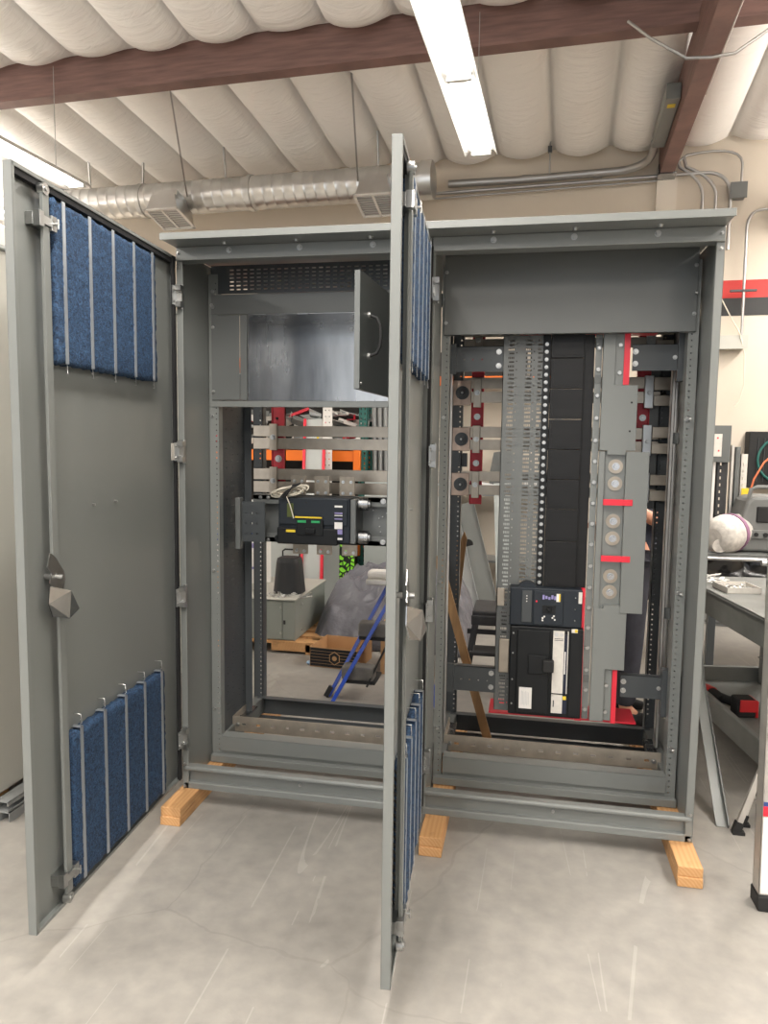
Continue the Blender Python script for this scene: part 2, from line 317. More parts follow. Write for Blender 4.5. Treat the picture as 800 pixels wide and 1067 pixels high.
# ---------------------------------------------------------------- fluorescent fixtures
def fixture(name,label,x,y0,y1,z,group=None,bare=False):
    t=thing(name,label,'light fixture',rw(x,(y0+y1)/2,z),group)
    mb=MB(); w=.125
    prof=[(-w,0),(-w+.02,.035),(-.035,.05),(-.02,.075),(.02,.075),(.035,.05),(w-.02,.035),(w,0),(w-.004,0),(w-.024,.031),(.03,.044),(-.03,.044),(-w+.024,.031),(-w+.004,0)]
    if bare: prof=[(-.03,.045),(-.03,.085),(.03,.085),(.03,.045)]
    mb.prism([(x+a,z+b) for a,b in prof],'y',y0,y1,TR); obj('reflector',mb,'fixture',t)
    for sx in (-.05,.05):
        mb=MB(); n=2; L=(y1-y0)/n
        for k in range(n):
            mb=MB(); mb.cyl(rw(x+sx,y0+k*L+.03,z+.015),rw(x+sx,y0+(k+1)*L-.03,z+.015),.013,n=10); obj('tube',mb,'tube_fill' if bare else 'tube',t)
    if bare:  # added area lamps, one down and one up, supply the fill light
        for up,en in ((0,78),(1,38)):
            al=bpy.data.lights.new('added_fill_light','AREA'); al.shape='RECTANGLE'; al.size=.12; al.size_y=y1-y0-.06; al.energy=en; al.color=(1,.95,.885)
            ao=bpy.data.objects.new('added_fill_light',al); C.objects.link(ao); ao.location=rw(x,(y0+y1)/2,z+(.10 if up else -.004)); ao.rotation_euler=(PI if up else 0,0,-A3)
    for k in range(3):
        yy=y0+.01+(y1-y0-.05)*k/2
        mb=MB(); rbox(mb,x-.075,x+.075,yy,yy+.03,z-.002,z+.05); obj('lamp_holder',mb,'fixture',t)
    for yy in (y0+.3,y1-.3):
        mb=MB(); mb.cyl(rw(x,yy,z+.07),rw(x,yy,roof(yy)-.1),.003,n=6); obj('hanger_rod',mb,'galvp',t)
    return t
fixture('fluorescent_fixture','long white fluorescent strip light hanging in front of the roof beam, above the right cabinet',.88,.62,3.05,3.8,)
fixture('fluorescent_fixture','white fluorescent strip light seen above the top of the left open door',-2.66,.62,3.05,3.8)
for i,(x,y) in enumerate(((.88,-3.2),(-2.66,-3.2),(3.75,-.3),(4.4,-3.2),(-5.0,-.1),(-6.2,-3.2),(.88,-7.0),(-2.66,-7),(4.4,-7.0),(-5.0,3.35-.85),(4.3,2.5-.3+.2))):  # unseen fixtures added with bare tubes to brighten the ceiling and room
    fixture('fluorescent_fixture','added bare white strip light out of the picture, brightening ceiling and room',x,y,y+2.43,3.8,'added strip lights out of the picture',True)

# ---------------------------------------------------------------- spiral duct
t=thing('air_duct','shiny spiral galvanised air duct hung along the back wall','duct',rw(-1.6,4.45,4.14))
mb=MB(); n=28; r0=.165
vs=[];fs=[]; xs=[]; x=-8.0
ring=[]
while x<.12:
    for dx,rr in ((0,r0),(.085,r0),(.09,r0+.0022),(.098,r0+.0022),(.103,r0)): ring.append((x+dx,rr))
    x+=.11
for (x,rr) in ring:
    for k in range(n):
        a=2*PI*k/n; vs.append(rw(x+.017*a/1.0,4.45+rr*cos(a),4.14+rr*sin(a)))
for i in range(len(ring)-1):
    for k in range(n-1): fs.append((i*n+k,i*n+k+1,(i+1)*n+k+1,(i+1)*n+k))
    # close the seam
    fs.append((i*n+n-1,i*n,(i+1)*n,(i+1)*n+n-1))
mb.add(vs,fs,True); obj('duct_body',mb,'duct',t)
mb=MB(); mb.cyl(rw(.14,4.45,4.14),rw(.25,4.45,4.14),r0+.012,n=28); obj('end_cap',mb,'duct',t)
for xx in (-1.66,-2.9,.0): mb=MB(); mb.cyl(rw(xx,4.45,4.14),rw(xx+.05,4.45,4.14),r0+.01,n=28); obj('coupling',mb,'duct',t)
for a,b in (((-2.28,4.275,4.10),(-1.90,3.3,4.66)),((-.46,4.275,4.13),(-.24,3.3,4.64)),((-3.53,4.45,4.30),(-3.45,4.3,4.66)),((-1.93,4.45,4.30),(-1.93,4.4,4.60)),((-.30,4.45,4.30),(-.30,4.4,4.62)),((-2.9,4.46,4.3),(-2.85,4.4,4.62))):
    obj('hanger_strap',MB().beam(rw(*a),rw(*b),.022,.014,RX if b[1]>4 else (1,0,.3)),'galvp',t)
for xx in (-2.42,-.24):
    T=TR@Matrix.Translation((xx,4.16,3.86))@Matrix.Rotation(math.radians(-14),4,'X')
    mb=MB().prism([(-.17,0),(.17,0),(.13,.16),(-.13,.16)],'y',-.16,.20,T); mb.box(-.11,.11,-.1,.2,.15,.24,T); d=obj('register_box',mb,'duct',t)
    mb=MB()
    for a,b,c,e in ((-.185,.185,-.175,-.15),(-.185,.185,.19,.215),(-.185,-.16,-.175,.215),(.16,.185,-.175,.215),(-.012,.012,-.175,.215)): mb.box(a,b,c,e,-.012,.004,T)
    obj('register_grille',mb,'white',d)
    mb=MB()
    for k in range(9): mb.box(-.165,.165,-.15+.038*k,-.135+.038*k,-.006,.0,T)
    obj('louvre',mb,'galvp',d)
t2=tag(obj('conduit',MB().tube([rw(-4.6,4.7,4.44),rw(-4.1,4.7,4.42),rw(-3.75,4.7,4.36),rw(-3.56,4.7,4.2),rw(-3.54,4.7,4.0)],.014),'pipe'),'curved dark conduit dropping beside the left strip light','conduit')

# ---------------------------------------------------------------- wall conduits (right)
def arc(p,c,q,n=7):
    P,Cc,Q=Vector(p),Vector(c),Vector(q); return [(1-t)**2*P+2*(1-t)*t*Cc+t*t*Q for t in [i/n for i in range(n+1)]]
Y5=5.06
t=thing('electrical_conduit','thick bright conduit rising to the grey junction box beside the long beam','conduit',rw(1.2,Y5,4.29))
pts=[rw(.3,Y5,4.30),rw(1.0,Y5,4.29)]+arc(rw(1.98,Y5-.02,4.30),rw(2.27,Y5-.06,4.30),rw(2.28,Y5-.3,4.36))+[rw(2.28,4.58,4.38)]
obj('pipe',MB().tube(pts,.038,10),'galvp',t)
for xx in (1.05,1.75): obj('coupling',MB().cyl(rw(xx,Y5,4.295),rw(xx+.09,Y5,4.295),.04,n=12),'galvp',t)
t=thing('junction_box','tall grey junction box fixed to the left side of the long beam','junction box',rw(2.3,4.4,4.45))
obj('box_body',rbox(MB(),2.255,2.365,3.6,4.6,4.33,4.45),'paint',t,bevel=.006); obj('warning_label',rbox(MB(),2.28,2.34,3.7,3.76,4.326,4.33),'yellow',t)
t=thing('electrical_conduit','thin horizontal conduit below the thick one, bending down to the right','conduit',rw(1.5,Y5,4.22))
pts=[rw(.05,Y5,4.21),rw(2.6,Y5,4.235)]+arc(rw(2.78,Y5,4.235),rw(3.02,Y5,4.235),rw(3.03,Y5,4.0))+[rw(3.03,Y5,3.5)]
obj('pipe',MB().tube(pts,.018,8),'galvp',t)
o=obj('electrical_conduit',MB().tube([rw(.05,Y5,4.16),rw(2.35,Y5,4.19)],.01,8),'galvp'); tag(o,'slim lower conduit running just below the other horizontal wall conduits','conduit')
for k,(xa,xb) in enumerate(((2.56,2.78),(2.62,2.9))):
    pts=[rw(xa-.03,Y5,4.4)]+arc(rw(xa,Y5,4.3),rw(xb,Y5,4.18),rw(xb,Y5,4.0))+[rw(xb,Y5,3.5)]
    o=obj('electrical_conduit',MB().tube(pts,.016,8),'galvp'); tag(o,['left','right'][k]+' one of two thin conduits bending down beside the pilaster','conduit')
o=obj('electrical_conduit',MB().tube([rw(2.55,Y5+.0,4.36)]+arc(rw(2.62,Y5,4.41),rw(3.1,Y5,4.48),rw(3.12,Y5,4.3))+[rw(3.12,Y5,4.12)],.012,8),'galvp'); tag(o,'dark conduit looping right of the long beam down to a small box','conduit')
t=thing('outlet_box','small square grey box on wall at end of a looped conduit','outlet box',rw(3.1,5.1,4.05))
obj('box_body',rbox(MB(),3.03,3.16,5.03,5.14,3.98,4.11),'paint',t,bevel=.005); obj('cover_plate',rbox(MB(),3.02,3.17,5.02,5.03,3.97,4.12),'paintd',t,bevel=.002)
t=thing('electrical_conduit','vertical conduit on the right wall crossing the red and black stripes','conduit',rw(3.18,Y5,2.7))
pts=[rw(3.7,Y5,3.88),rw(3.4,Y5,3.86)]+arc(rw(3.33,Y5,3.86),rw(3.19,Y5,3.86),rw(3.19,Y5,3.68))+[rw(3.2,Y5,2.68)]
obj('pipe',MB().tube(pts,.014,8),'galvp',t); obj('conduit_strap',rbox(MB(),3.07,3.31,5.04,5.07,3.10,3.12),'frame',t)
t=thing('strut_bracket','short dark slotted strut bracket on the wall, right end of the stripes conduit','bracket',rw(3.44,5.1,3.85))
mb=MB(); mb.perf(rw(3.40,5.10,3.70),RX,(0,0,1),-RY,.045,.30,.02,[(.016,.03,.03+.06*k,.06+.06*k) for k in range(4)]); obj('strut',mb,'frame',t)
t=thing('outlet_box','flat grey wiring box on the wall below the black stripe','outlet box',rw(3.2,5.1,2.6))
obj('box_body',rbox(MB(),2.95,3.24,5.02,5.14,2.56,2.68),'door_pale',t,bevel=.005); obj('cover_plate',rbox(MB(),2.94,3.25,5.013,5.02,2.555,2.685),'door_pale',t)
o=obj('hanging_wire',MB().tube([rw(3.0,5.08,3.05),rw(3.1,5.06,2.85),rw(3.17,5.0,2.7),rw(3.23,5.03,2.5),rw(3.24,5.03,2.2),rw(3.2,5.03,2.05),rw(3.17,5.03,2.0)],.006,6),'wireb'); tag(o,'thin loose wire dangling below the small wall box','wire')
o=obj('electrical_conduit',MB().tube([rw(1.9,2.78,4.52),rw(2.05,2.72,4.36),rw(2.28,2.7,4.2),rw(2.44,2.7,4.19),rw(2.58,2.7,4.2),rw(2.85,2.72,4.38),rw(3.1,2.8,4.5)],.011,8),'galvp'); tag(o,'bent conduit dipping under the long beam near the ceiling','conduit')
o=obj('electrical_conduit',MB().tube([rw(2.53,-2,4.3),rw(2.53,3.5,4.3)],.009,6),'galvp'); tag(o,'thin straight conduit clipped along the lower right edge of the long beam','conduit')
t=thing('hanger_rod','thin vertical rod with a square clip hanging from the ceiling','hanger rod',rw(1.33,4.6,4.4))
obj('rod',MB().cyl(rw(1.33,4.9,4.28),rw(1.33,4.9,roof(4.9)),.008),'galvp',t); obj('clip',rbox(MB(),1.31,1.35,4.87,4.9,4.47,4.53),'frame',t)

# ---------------------------------------------------------------- switchboard
W1=1.067; W=2.126; ZB=.076; ZT=2.396
bolt_me=None
def bolt(parent,p,d=(0,-1,0),r=.009,m='bolt',name='bolt',washer=True):
    p=Vector(p); d=Vector(d); mb=MB()
    if washer: mb.cyl(p,p+d*.002,r*1.35,n=12); 
    mb.cyl(p+d*.002,p+d*.009,r,r*.85,n=6)
    return obj(name,mb,m,parent)
def holes_col(u,h,pitch=.0254,s=.006,start=.02):
    r=[];v=start
    while v<h-.02: r.append((u-s/2,u+s/2,v-s/2,v+s/2)); v+=pitch
    return r
def cabinet(x0,x1,first):
    lab=('left switchboard cabinet of grey steel with one carpeted door swung open' if first else 'right switchboard cabinet of grey steel housing the black panelboard')
    t=thing('switchboard_cabinet','left grey steel switchboard cabinet, its door with two blue pads standing open' if first else 'right grey steel switchboard cabinet around the black cover column, on timber','cabinet',(x0,0,ZB))
    P=lambda name,mb,m='paint',bv=.002: obj(name,mb,m,t,bevel=bv)
    # roof and header
    P('roof_panel',MB().box(x0-.004,x1+.0,-.13,1.0,ZT+.004,ZT+.026).box(x0-.004,x1,-.1335,-.1303,ZT-.001,ZT+.0265))
    P('header',MB().prism([(-.005,2.345),(-.005,ZT+.003),(.04,ZT+.003),(.04,2.385),(.012,2.385),(.012,2.36),(.06,2.36),(.06,2.345)],'x',x0+.002,x1-.002).box(x0+.002,x1-.002,-.014,-.001,2.3435,2.352))
    for k in range(3):
        xx=x0+(x1-x0)*(.22+.28*k); bolt(t,(xx,-.005,2.38)); bolt(t,(xx,-.05,ZT+.004),(0,0,-1))
    # front wings
    if first: P('side_wing',MB().box(x0,x0+.004,0,.30,ZB,ZT).box(x0,x0+.028,0,.004,ZB,ZT).box(x0,x0+.004,.3,.34,ZB,ZT))
    else:
        P('side_panel',MB().box(x1-.004,x1,0,.95,ZB,ZT).box(x1-.03,x1,0,.004,ZB,ZT).box(x1-.03,x1-.026,0,.02,ZB,ZT))
        P('side_wing',MB().box(x0-.004,x0+.004,.0,.30,ZB,ZT).box(x0-.028,x0+.012,0,.004,ZB,ZT))
    # bottom front channel
    P('kick_rail',MB().prism([(0,ZB),(0,.103),(.004,.106),(.020,.106),(.020,.158),(.0,.158),(-.006,.163),(-.006,.172),(-.001,.178),(.035,.178),(.035,.173),(.024,.172),(.024,.103),(.05,.08),(.05,ZB)],'x',x0+.006,x1-.006))
    bolt(t,((x0+x1)/2,.020,.135),r=.005)
    # inner frame at y .30
    lw=.045 if first else .035
    hl=holes_col(lw-.012,1.5,.0254,.005)
    for (a,b,nm) in ((x0+.008,x0+.008+lw,'l'),(x1-.052,x1-.012,'r')):
        w=b-a; hh=2.27
        uu=w-.012 if nm=='l' else .014
        P('frame_post',MB().perf((a,.298,ZB+.01),(1,0,0),(0,0,1),(0,1,0),w,hh,.003,holes_col(uu,hh,.0254,.006)).box(a,a+.003,.30,.36,ZB,ZT-.04).box(b-.003,b,.30,.34,ZB,ZT-.04),'paint' if nm=='r' else 'paint',0)
    P('frame_rail',MB().box(x0+.05,x1-.05,.292,.296,.128,.2).box(x0+.05,x1-.05,.292,.36,.197,.2).box(x0+.01,x1-.01,.272,.32,.108,.112).box(x0+.01,x1-.01,.268,.272,ZB+.004,.112).box(x0+.05,x1-.05,.30,.303,.1,.14),'paint')
    P('frame_rail',MB().box(x0+.03,x1-.03,.87,.873,.1,.2).box(x0+.03,x1-.03,.83,.87,.197,.2).box(x0+.03,x1-.03,.80,.84,.1,.103),'frame')
    for a,b in ((x0+.01,x0+.06),(x1-.06,x1-.01)):
        P('frame_rail',MB().box(a,b,.34,.87,.196,.199).box(a,a+.003,.34,.87,.11,.199).box(b-.003,b,.34,.87,.11,.199),'paintd')
    # rear posts, perforated on the inward face
    for a,s in ((x0+.004,1),(x1-.055,-1)):
        w=.052
        P('rear_post',MB().perf((a,.86,.2),(1,0,0),(0,0,1),(0,1,0),w,2.15,.003,holes_col(.04 if s>0 else .012,2.15,.0254,.007)).box(a,a+.003,.86,.92,.1,2.36).box(a+w-.003,a+w,.86,.92,.1,2.36),'frame',0)
    P('frame_rail',MB().box(x0+.03,x1-.03,.87,.92,2.3,2.36),'frame')
    # post bolts
    for z in (.33,1.0,1.72,2.22):
        bolt(t,(x0+.022,.298,z),r=.006)
        bolt(t,(x1-.04,.298,z),r=.007); bolt(t,(x1-.03,.27,z),(-1,0,0),r=.007) if not first else None
    for z in (2.374,2.32,.19,.09): bolt(t,(x1-.014 if not first else x0+.012,-.006,z),r=.005)
    return t
cab1=cabinet(0,W1,True); cab2=cabinet(W1,W,False)
# left cabinet: inner side perforated panel
hs=[]; 
for r_ in range(52):
    z=.06+.0305*r_
    for c_ in (.06,.12,.135,.2,.26): 
        if (r_+int(c_*100))%3: hs.append((c_-.0035,c_+.0035,z-.0035,z+.0035))
mb=MB().perf((.045,.335,.2),(0,1,0),(0,0,1),(1,0,0),.29,1.58,.003,hs); mb.box(.045,.085,.622,.625,.2,1.78); mb.box(.04,.05,.335,.338,.2,1.78)
obj('perforated_side_panel',mb,'frame',cab1)
# upper compartment of the left cabinet
hs=[]
for r_ in range(6):
    for c_ in range(26):
        hs.append((.09+c_*.032,.09+c_*.032+.019,.016+r_*.017,.016+r_*.017+.006))
obj('vent_panel',MB().perf((.02,.30,2.268),(1,0,0),(0,0,1),(0,1,0),.96,.125,.003,hs),'frame',cab1)
obj('cross_rail',MB().box(.02,1.02,.297,.31,2.178,2.266).box(.02,1.02,.297,.34,2.176,2.18),'paintd',cab1,bevel=.002)
obj('cross_rail',MB().box(.02,1.02,.293,.31,1.762,1.79).box(.02,1.02,.293,.36,1.786,1.79),'paint',cab1,bevel=.002)
obj('blanking_plate',MB().box(.022,.157,.294,.299,1.793,2.174),'paintd',cab1,bevel=.002)
obj('blanking_plate',MB().box(.160,.195,.292,.299,1.793,2.174).box(.192,.195,.292,.32,1.793,2.174),'paintd',cab1,bevel=.002)
for z in (1.83,2.12,2.21,2.28): bolt(cab1,(.03,.294,z),r=.006)
box=MB().box(.195,1.0,.62,.623,1.79,2.176).box(.195,1.0,.30,.62,1.787,1.79).box(.195,1.0,.30,.62,2.174,2.177).box(.193,.196,.30,.62,1.79,2.176).box(1.0,1.003,.30,.62,1.79,2.176)
obj('compartment_liner',box,'galv',cab1)
bolt(cab1,(.6,.62,2.15),r=.008)
# small hinged compartment door swung out
md=obj('compartment_door',MB().box(0,.765,-.002,.0,.0,.392).box(0,.765,-.02,0,0,.003).box(0,.765,-.02,0,.389,.392).box(.76,.765,-.02,0,0,.392).box(0,.003,-.02,0,0,.392),'paintd',cab1,local=True,bevel=.001)
md.location=(.935-0,.30,1.788-ZB); md.rotation_euler=(0,0,math.radians(-93.5))
h=MB().tube([(.66,.004,.12),(.66,.03,.13),(.66,.042,.155),(.66,.045,.19),(.66,.042,.225),(.66,.03,.25),(.66,.004,.26)],.006,8); obj('handle',h,'rubber',md,local=True)
for zz in (.12,.26): obj('handle_rosette',MB().cyl((.66,0,zz),(.66,.008,zz),.012),'bolt',md,local=True)
for zz in (.02,): obj('screw',MB().cyl((.75,0,zz),(.75,.004,zz),.005),'bolt',md,local=True)
# right cabinet: blank top panel
obj('blank_panel',MB().box(1.085,2.10,.286,.292,2.069,2.40).box(1.085,2.1,.286,.31,2.069,2.073),'paintd',cab2,bevel=.002)
for xx,z in ((1.093,2.33),(1.093,2.12),(2.09,2.33),(2.09,2.14)): bolt(cab2,(xx,.286,z),r=.006)
# bright steel angle running up inside the frame at both ends
for a in (1.088,2.07): 
    obj('edge_angle',MB().box(a,a+.012,.56,.563,.22,2.02).box(a,a+.003,.56,.60,.22,2.02),'alu',cab2)
obj('edge_angle',MB().cyl((2.10,.62,.5),(2.10,.62,1.9),.012),'alu',cab2)
for z in (1.62,.82): obj('rod_joint',MB().box(2.075,2.115,.60,.64,z,z+.05),'paintd',cab2)
for z in (1.9,.45): obj('corner_bracket',MB().box(2.055,2.118,.385,.43,z-.02,z+.19),'frame',cab2,bevel=.003)

# ---------------------------------------------------------------- doors (parts of the cabinets)
def door(cab,x0,ang,label):
    a=ang; L=1.063; H=2.238; z0=.1234
    MBx=MB()
    MBx.box(0,L,-.028,-.025,0,H)                       # skin
    MBx.box(L-.003,L,-.028,0,0,H); MBx.box(0,.003,-.028,-.004,0,H); MBx.box(0,L,-.028,0,0,.003); MBx.box(0,L,-.028,0,H-.003,H)
    MBx.box(L-.012,L,-.003,0,0,H); MBx.box(0,L,-.003,0,0,.012); MBx.box(0,L,-.003,0,H-.012,H)
    d=obj('door',MBx,'paint',cab,local=True,bevel=.0015); d['label']=label
    d.location=(x0-cab.location.x,0,z0-ZB); d.rotation_euler=(0,0,a-PI/2)
    def S(name,mb,m,bv=0): return obj(name,mb,m,d,local=True,bevel=bv)
    S('gasket',MB().box(.02,.042,-.006,.006,.005,H-.005).box(.02,L-.01,-.025,-.004,H-.03,H-.004),'gasket')
    # fibre pads
    for (s0,s1,za,zb,low) in ((.205,.885,1.835,2.315,0),(.18,.86,.155,.665,1)):
        za-=z0; zb-=z0; nx,nz=52,38; vs=[];fs=[]
        rnd=random.Random(5+low)
        for side in (0,1):
            for j in range(nz+1):
                for i in range(nx+1):
                    u,v=i/nx,j/nz; e=min(u,1-u,v,1-v)
                    ed=rnd.uniform(-.004,.004)
                    y=-.024 if side==0 else .010+rnd.uniform(-.0025,.0025)-.006*(e<.01)
                    if side==1 and low==0: y+=.006*max(0,(u-.965))*28
                    sx=s0+(s1-s0)*u+(ed if u in (0,1) else 0); sz=za+(zb-za)*v+(rnd.uniform(-.004,.004) if v in (0,1) else 0)
                    vs.append((sx,y,sz))
        N=(nx+1)*(nz+1)
        for j in range(nz):
            for i in range(nx):
                q=j*(nx+1)+i; fs.append((q,q+nx+1,q+nx+2,q+1)); fs.append((N+q,N+q+1,N+q+nx+2,N+q+nx+1))
        for j in range(nz):
            for i in (0,nx): q=j*(nx+1)+i; fs.append((q,q+nx+1,N+q+nx+1,N+q))
        for i in range(nx):
            for j in (0,nz): q=j*(nx+1)+i; fs.append((q,q+1,N+q+1,N+q))
        S('filter_pad',MB().add(vs,fs,True),'pad')
        for k in range(5):
            s=s0+.03+(s1-s0-.085)*k/4
            zt=zb+.004 if not low else zb+.012; zl=za+.002
            mb=MB().box(s,s+.016,.0105,.0128,zl,zt)
            if low: mb.box(s,s+.016,-.02,.0128,zt-.003,zt)
            for hz in (zl+.04,zt-.04): mb.box(s+.006,s+.010,.0128,.0136,hz,hz+.004)
            S('retaining_strip',mb,'strip')
            zz=za-.028 if not low else zb+.02
            mb=MB().tube([(s+.004,-.02,zz+.03),(s+.004,.008,zz+.03),(s+.004,.010,zz),(s+.014,.010,zz)],.0018,5); mb.tube([(s+.004,.009,zz+.014),(s+.013,.009,zz+.014)],.0018,5)
            S('wire_hook',mb,'zinc')
        if low:   # rolled bristly edge near the free end
            mb=MB()
            for k in range(22): 
                zz=za+.02+(zb-za-.04)*k/21; mb.tube([(s1-.005,-.01,zz),(s1+.014,-.014,zz+.006),(s1+.016,-.018,zz+.016)],.0035,5)
            S('pad_fringe',mb,'gasket')
    # three-point latch
    S('latch_rod',MB().box(.915,.947,.004,.014,1.18-z0,2.315-z0).box(.915,.918,-.01,.014,1.18-z0,2.315-z0),'paint',.001)
    S('latch_rod',MB().box(.890,.922,.004,.014,.165-z0,1.185-z0).box(.890,.893,-.01,.014,.165-z0,1.185-z0),'paint',.001)
    for s,z in ((.935,2.325),(.911,.15)): S('roller',MB().cyl((s,-.002,z-z0),(s,.018,z-z0),.017,n=18).cyl((s,.018,z-z0),(s,.022,z-z0),.007),'zinc')
    for s,z in ((.935,2.235),(.911,.225)):
        mb=MB().box(s-.045,s+.04,-.024,.0,z-z0-.018,z-z0+.018).box(s-.045,s-.02,.0,.022,z-z0-.022,z-z0+.022).box(s+.018,s+.04,.0,.022,z-z0-.022,z-z0+.022).box(s-.045,s+.04,.018,.021,z-z0-.012,z-z0+.012)
        S('rod_guide',mb,'zinc',.001)
        S('guide_bolt',MB().cyl((s-.035,.02,z-z0),(s-.035,.034,z-z0),.004).cyl((s-.035,.032,z-z0-.014),(s-.035,.032,z-z0+.014),.0028),'zinc')
    # cam plate and bent lever
    mb=MB().prism([(.965,1.21-z0),(.985,1.23-z0),(.97,1.27-z0),(.94,1.25-z0),(.90,1.2-z0),(.895,1.17-z0),(.93,1.14-z0),(.975,1.18-z0)],'y',.016,.020)
    S('cam_plate',mb,'zinc'); S('cam_spindle',MB().cyl((.93,-.024,1.19-z0),(.93,.036,1.19-z0),.009,n=8),'bolt')
    mb=MB(); mb.add([(.975,.020,1.17-z0),(.93,.06,1.15-z0),(.905,.07,1.09-z0),(.935,.055,1.065-z0),(.98,.03,1.08-z0),(.985,.02,1.12-z0),
                     (.975,.017,1.17-z0),(.93,.057,1.15-z0),(.905,.067,1.09-z0),(.935,.052,1.065-z0),(.98,.027,1.08-z0),(.985,.017,1.12-z0)],
                    [(0,1,2,3,4,5),(11,10,9,8,7,6)]+[(i,(i+1)%6,6+(i+1)%6,6+i) for i in range(6)])
    S('lever',mb,'galv')
    for s in (.65,.5): S('stud',MB().cyl((s,-.025,1.388-z0),(s,-.014,1.388-z0),.004,n=8),'bolt')
    # hinges
    for z in (2.2,1.56,.94,.31):
        mb=MB().box(.003,.055,.004,.008,z-z0-.038,z-z0+.038).cyl((-.002,.024,z-z0-.05),(-.002,.024,z-z0+.05),.007,n=10).box(-.002,.03,.006,.030,z-z0+.022,z-z0+.044).box(-.002,.03,.006,.030,z-z0-.044,z-z0-.022)
        S('hinge',mb,'zinc'); 
        for q in (.024,-.024): S('hinge_screw',MB().cyl((.045,.008,z-z0+q),(.045,.013,z-z0+q),.006,n=8),'bolt')
    return d
d1=door(cab1,0.0,.0488,'tall open door with blue fibre pads, its long edge towards the left')
d2=door(cab2,W1,.0576,'tall open door seen almost edge-on between the two cabinets')
obj('data_plate',MB().box(.052,.085,.0045,.0055,1.525-.1234,1.595-.1234),'label',d1,local=True)
# hinge leaves on the frame side
for cab,x0 in ((cab1,0.0),(cab2,W1)):
    for z in (2.2,1.56,.94,.31):
        obj('hinge_leaf',MB().box(x0+.005,x0+.03,-.012,-.002,z-.03,z+.03).cyl((x0+.012,-.012,z+.02),(x0+.012,-.02,z+.02),.005).cyl((x0+.012,-.012,z-.02),(x0+.012,-.02,z-.02),.005),'zinc',cab)

# ---------------------------------------------------------------- perforated ground bars inside the bases
def ground_bar(x0,x1,label):
    t=thing('ground_bar',label,'ground bar',(x0,.45,.2),'ground bars across the cabinet bases'); w=x1-x0
    hs=[]; n=12
    for k in range(n): u=.06+(w-.12)*k/(n-1); hs.append((u-.011,u+.011,.03,.042))
    obj('bar',MB().perf((x0,.45,.165),(1,0,0),(0,0,1),(0,1,0),w,.075,.006,hs).perf((x0,.456,.165),(0,1,0),(0,0,1),(1,0,0),.22,.075,.006,[(.08,.1,.03,.045)]),'gbar',t)
    obj('support_angle',MB().box(x0,x0+.04,.456,.70,.199,.205),'galv',t); obj('support_angle',MB().box(x1-.04,x1,.456,.70,.199,.205),'galv',t)
    for u in (.03,w-.03): bolt(t,(x0+u,.45,.2),r=.008)
    return t
g=ground_bar(.045,1.0,'perforated metal ground bar lying across the base of the left cabinet'); 
g2=ground_bar(1.105,2.08,'perforated metal ground bar lying across the base of the right cabinet')
for q in (g,g2): del q['group']

# ---------------------------------------------------------------- timber blocks
def stack(x0,where,yb=1.15):
    for k in range(2):
        t=obj('timber_block',MB().cbox(x0,x0+.089,-.178-(.006 if k==0 else 0),yb-(.0 if k else .02),.038*k+.0002,.038*(k+1),.003),'wood',origin=(x0,-.17,.038*k))
        tag(t,f"{['bottom','top'][k]} of two stacked pine boards {where}",'timber')
stack(-.014,'under the left end of the cabinets'); stack(1.08,'under the middle of the cabinets, by the edge-on door'); stack(2.039,'under the right end of the cabinets')

# ---------------------------------------------------------------- bus bars
def clamp(mbx,x,z0,z1,y): 
    return mbx.box(x,x+.042,y-.018,y,z0,z1)
def bus_left():
    t=thing('bus_bar_assembly','tin-plated horizontal bus bars on a red insulator, behind the breaker in the left cabinet','bus bars',(.0,.85,1.3))
    for z0,z1 in ((1.634,1.69),(1.567,1.625),(1.404,1.462),(1.335,1.393)):
        obj('bus_bar',MB().box(.009,1.03,.85,.857,z0,z1),'silver',t,bevel=.001)
        obj('bus_bar',MB().box(.009,1.03,.87,.877,z0,z1),'silver',t,bevel=.001)
    obj('insulator',MB().box(.10,.172,.885,.91,1.3,2.15).box(.10,.106,.878,.91,1.3,2.15).box(.166,.172,.878,.91,1.3,2.15),'red',t,bevel=.002)
    for z0,z1 in ((1.56,1.70),(1.325,1.472)):
        obj('clamp',MB().box(.104,.146,.832,.85,z0,z1),'silver',t,bevel=.002); bolt(t,(.125,.832,(z0+z1)/2),r=.011,m='zinc')
    bolt(t,(.14,.878,1.515),r=.014); bolt(t,(.13,.885,1.73),r=.006,m='rubber')
    return t
bus_left()
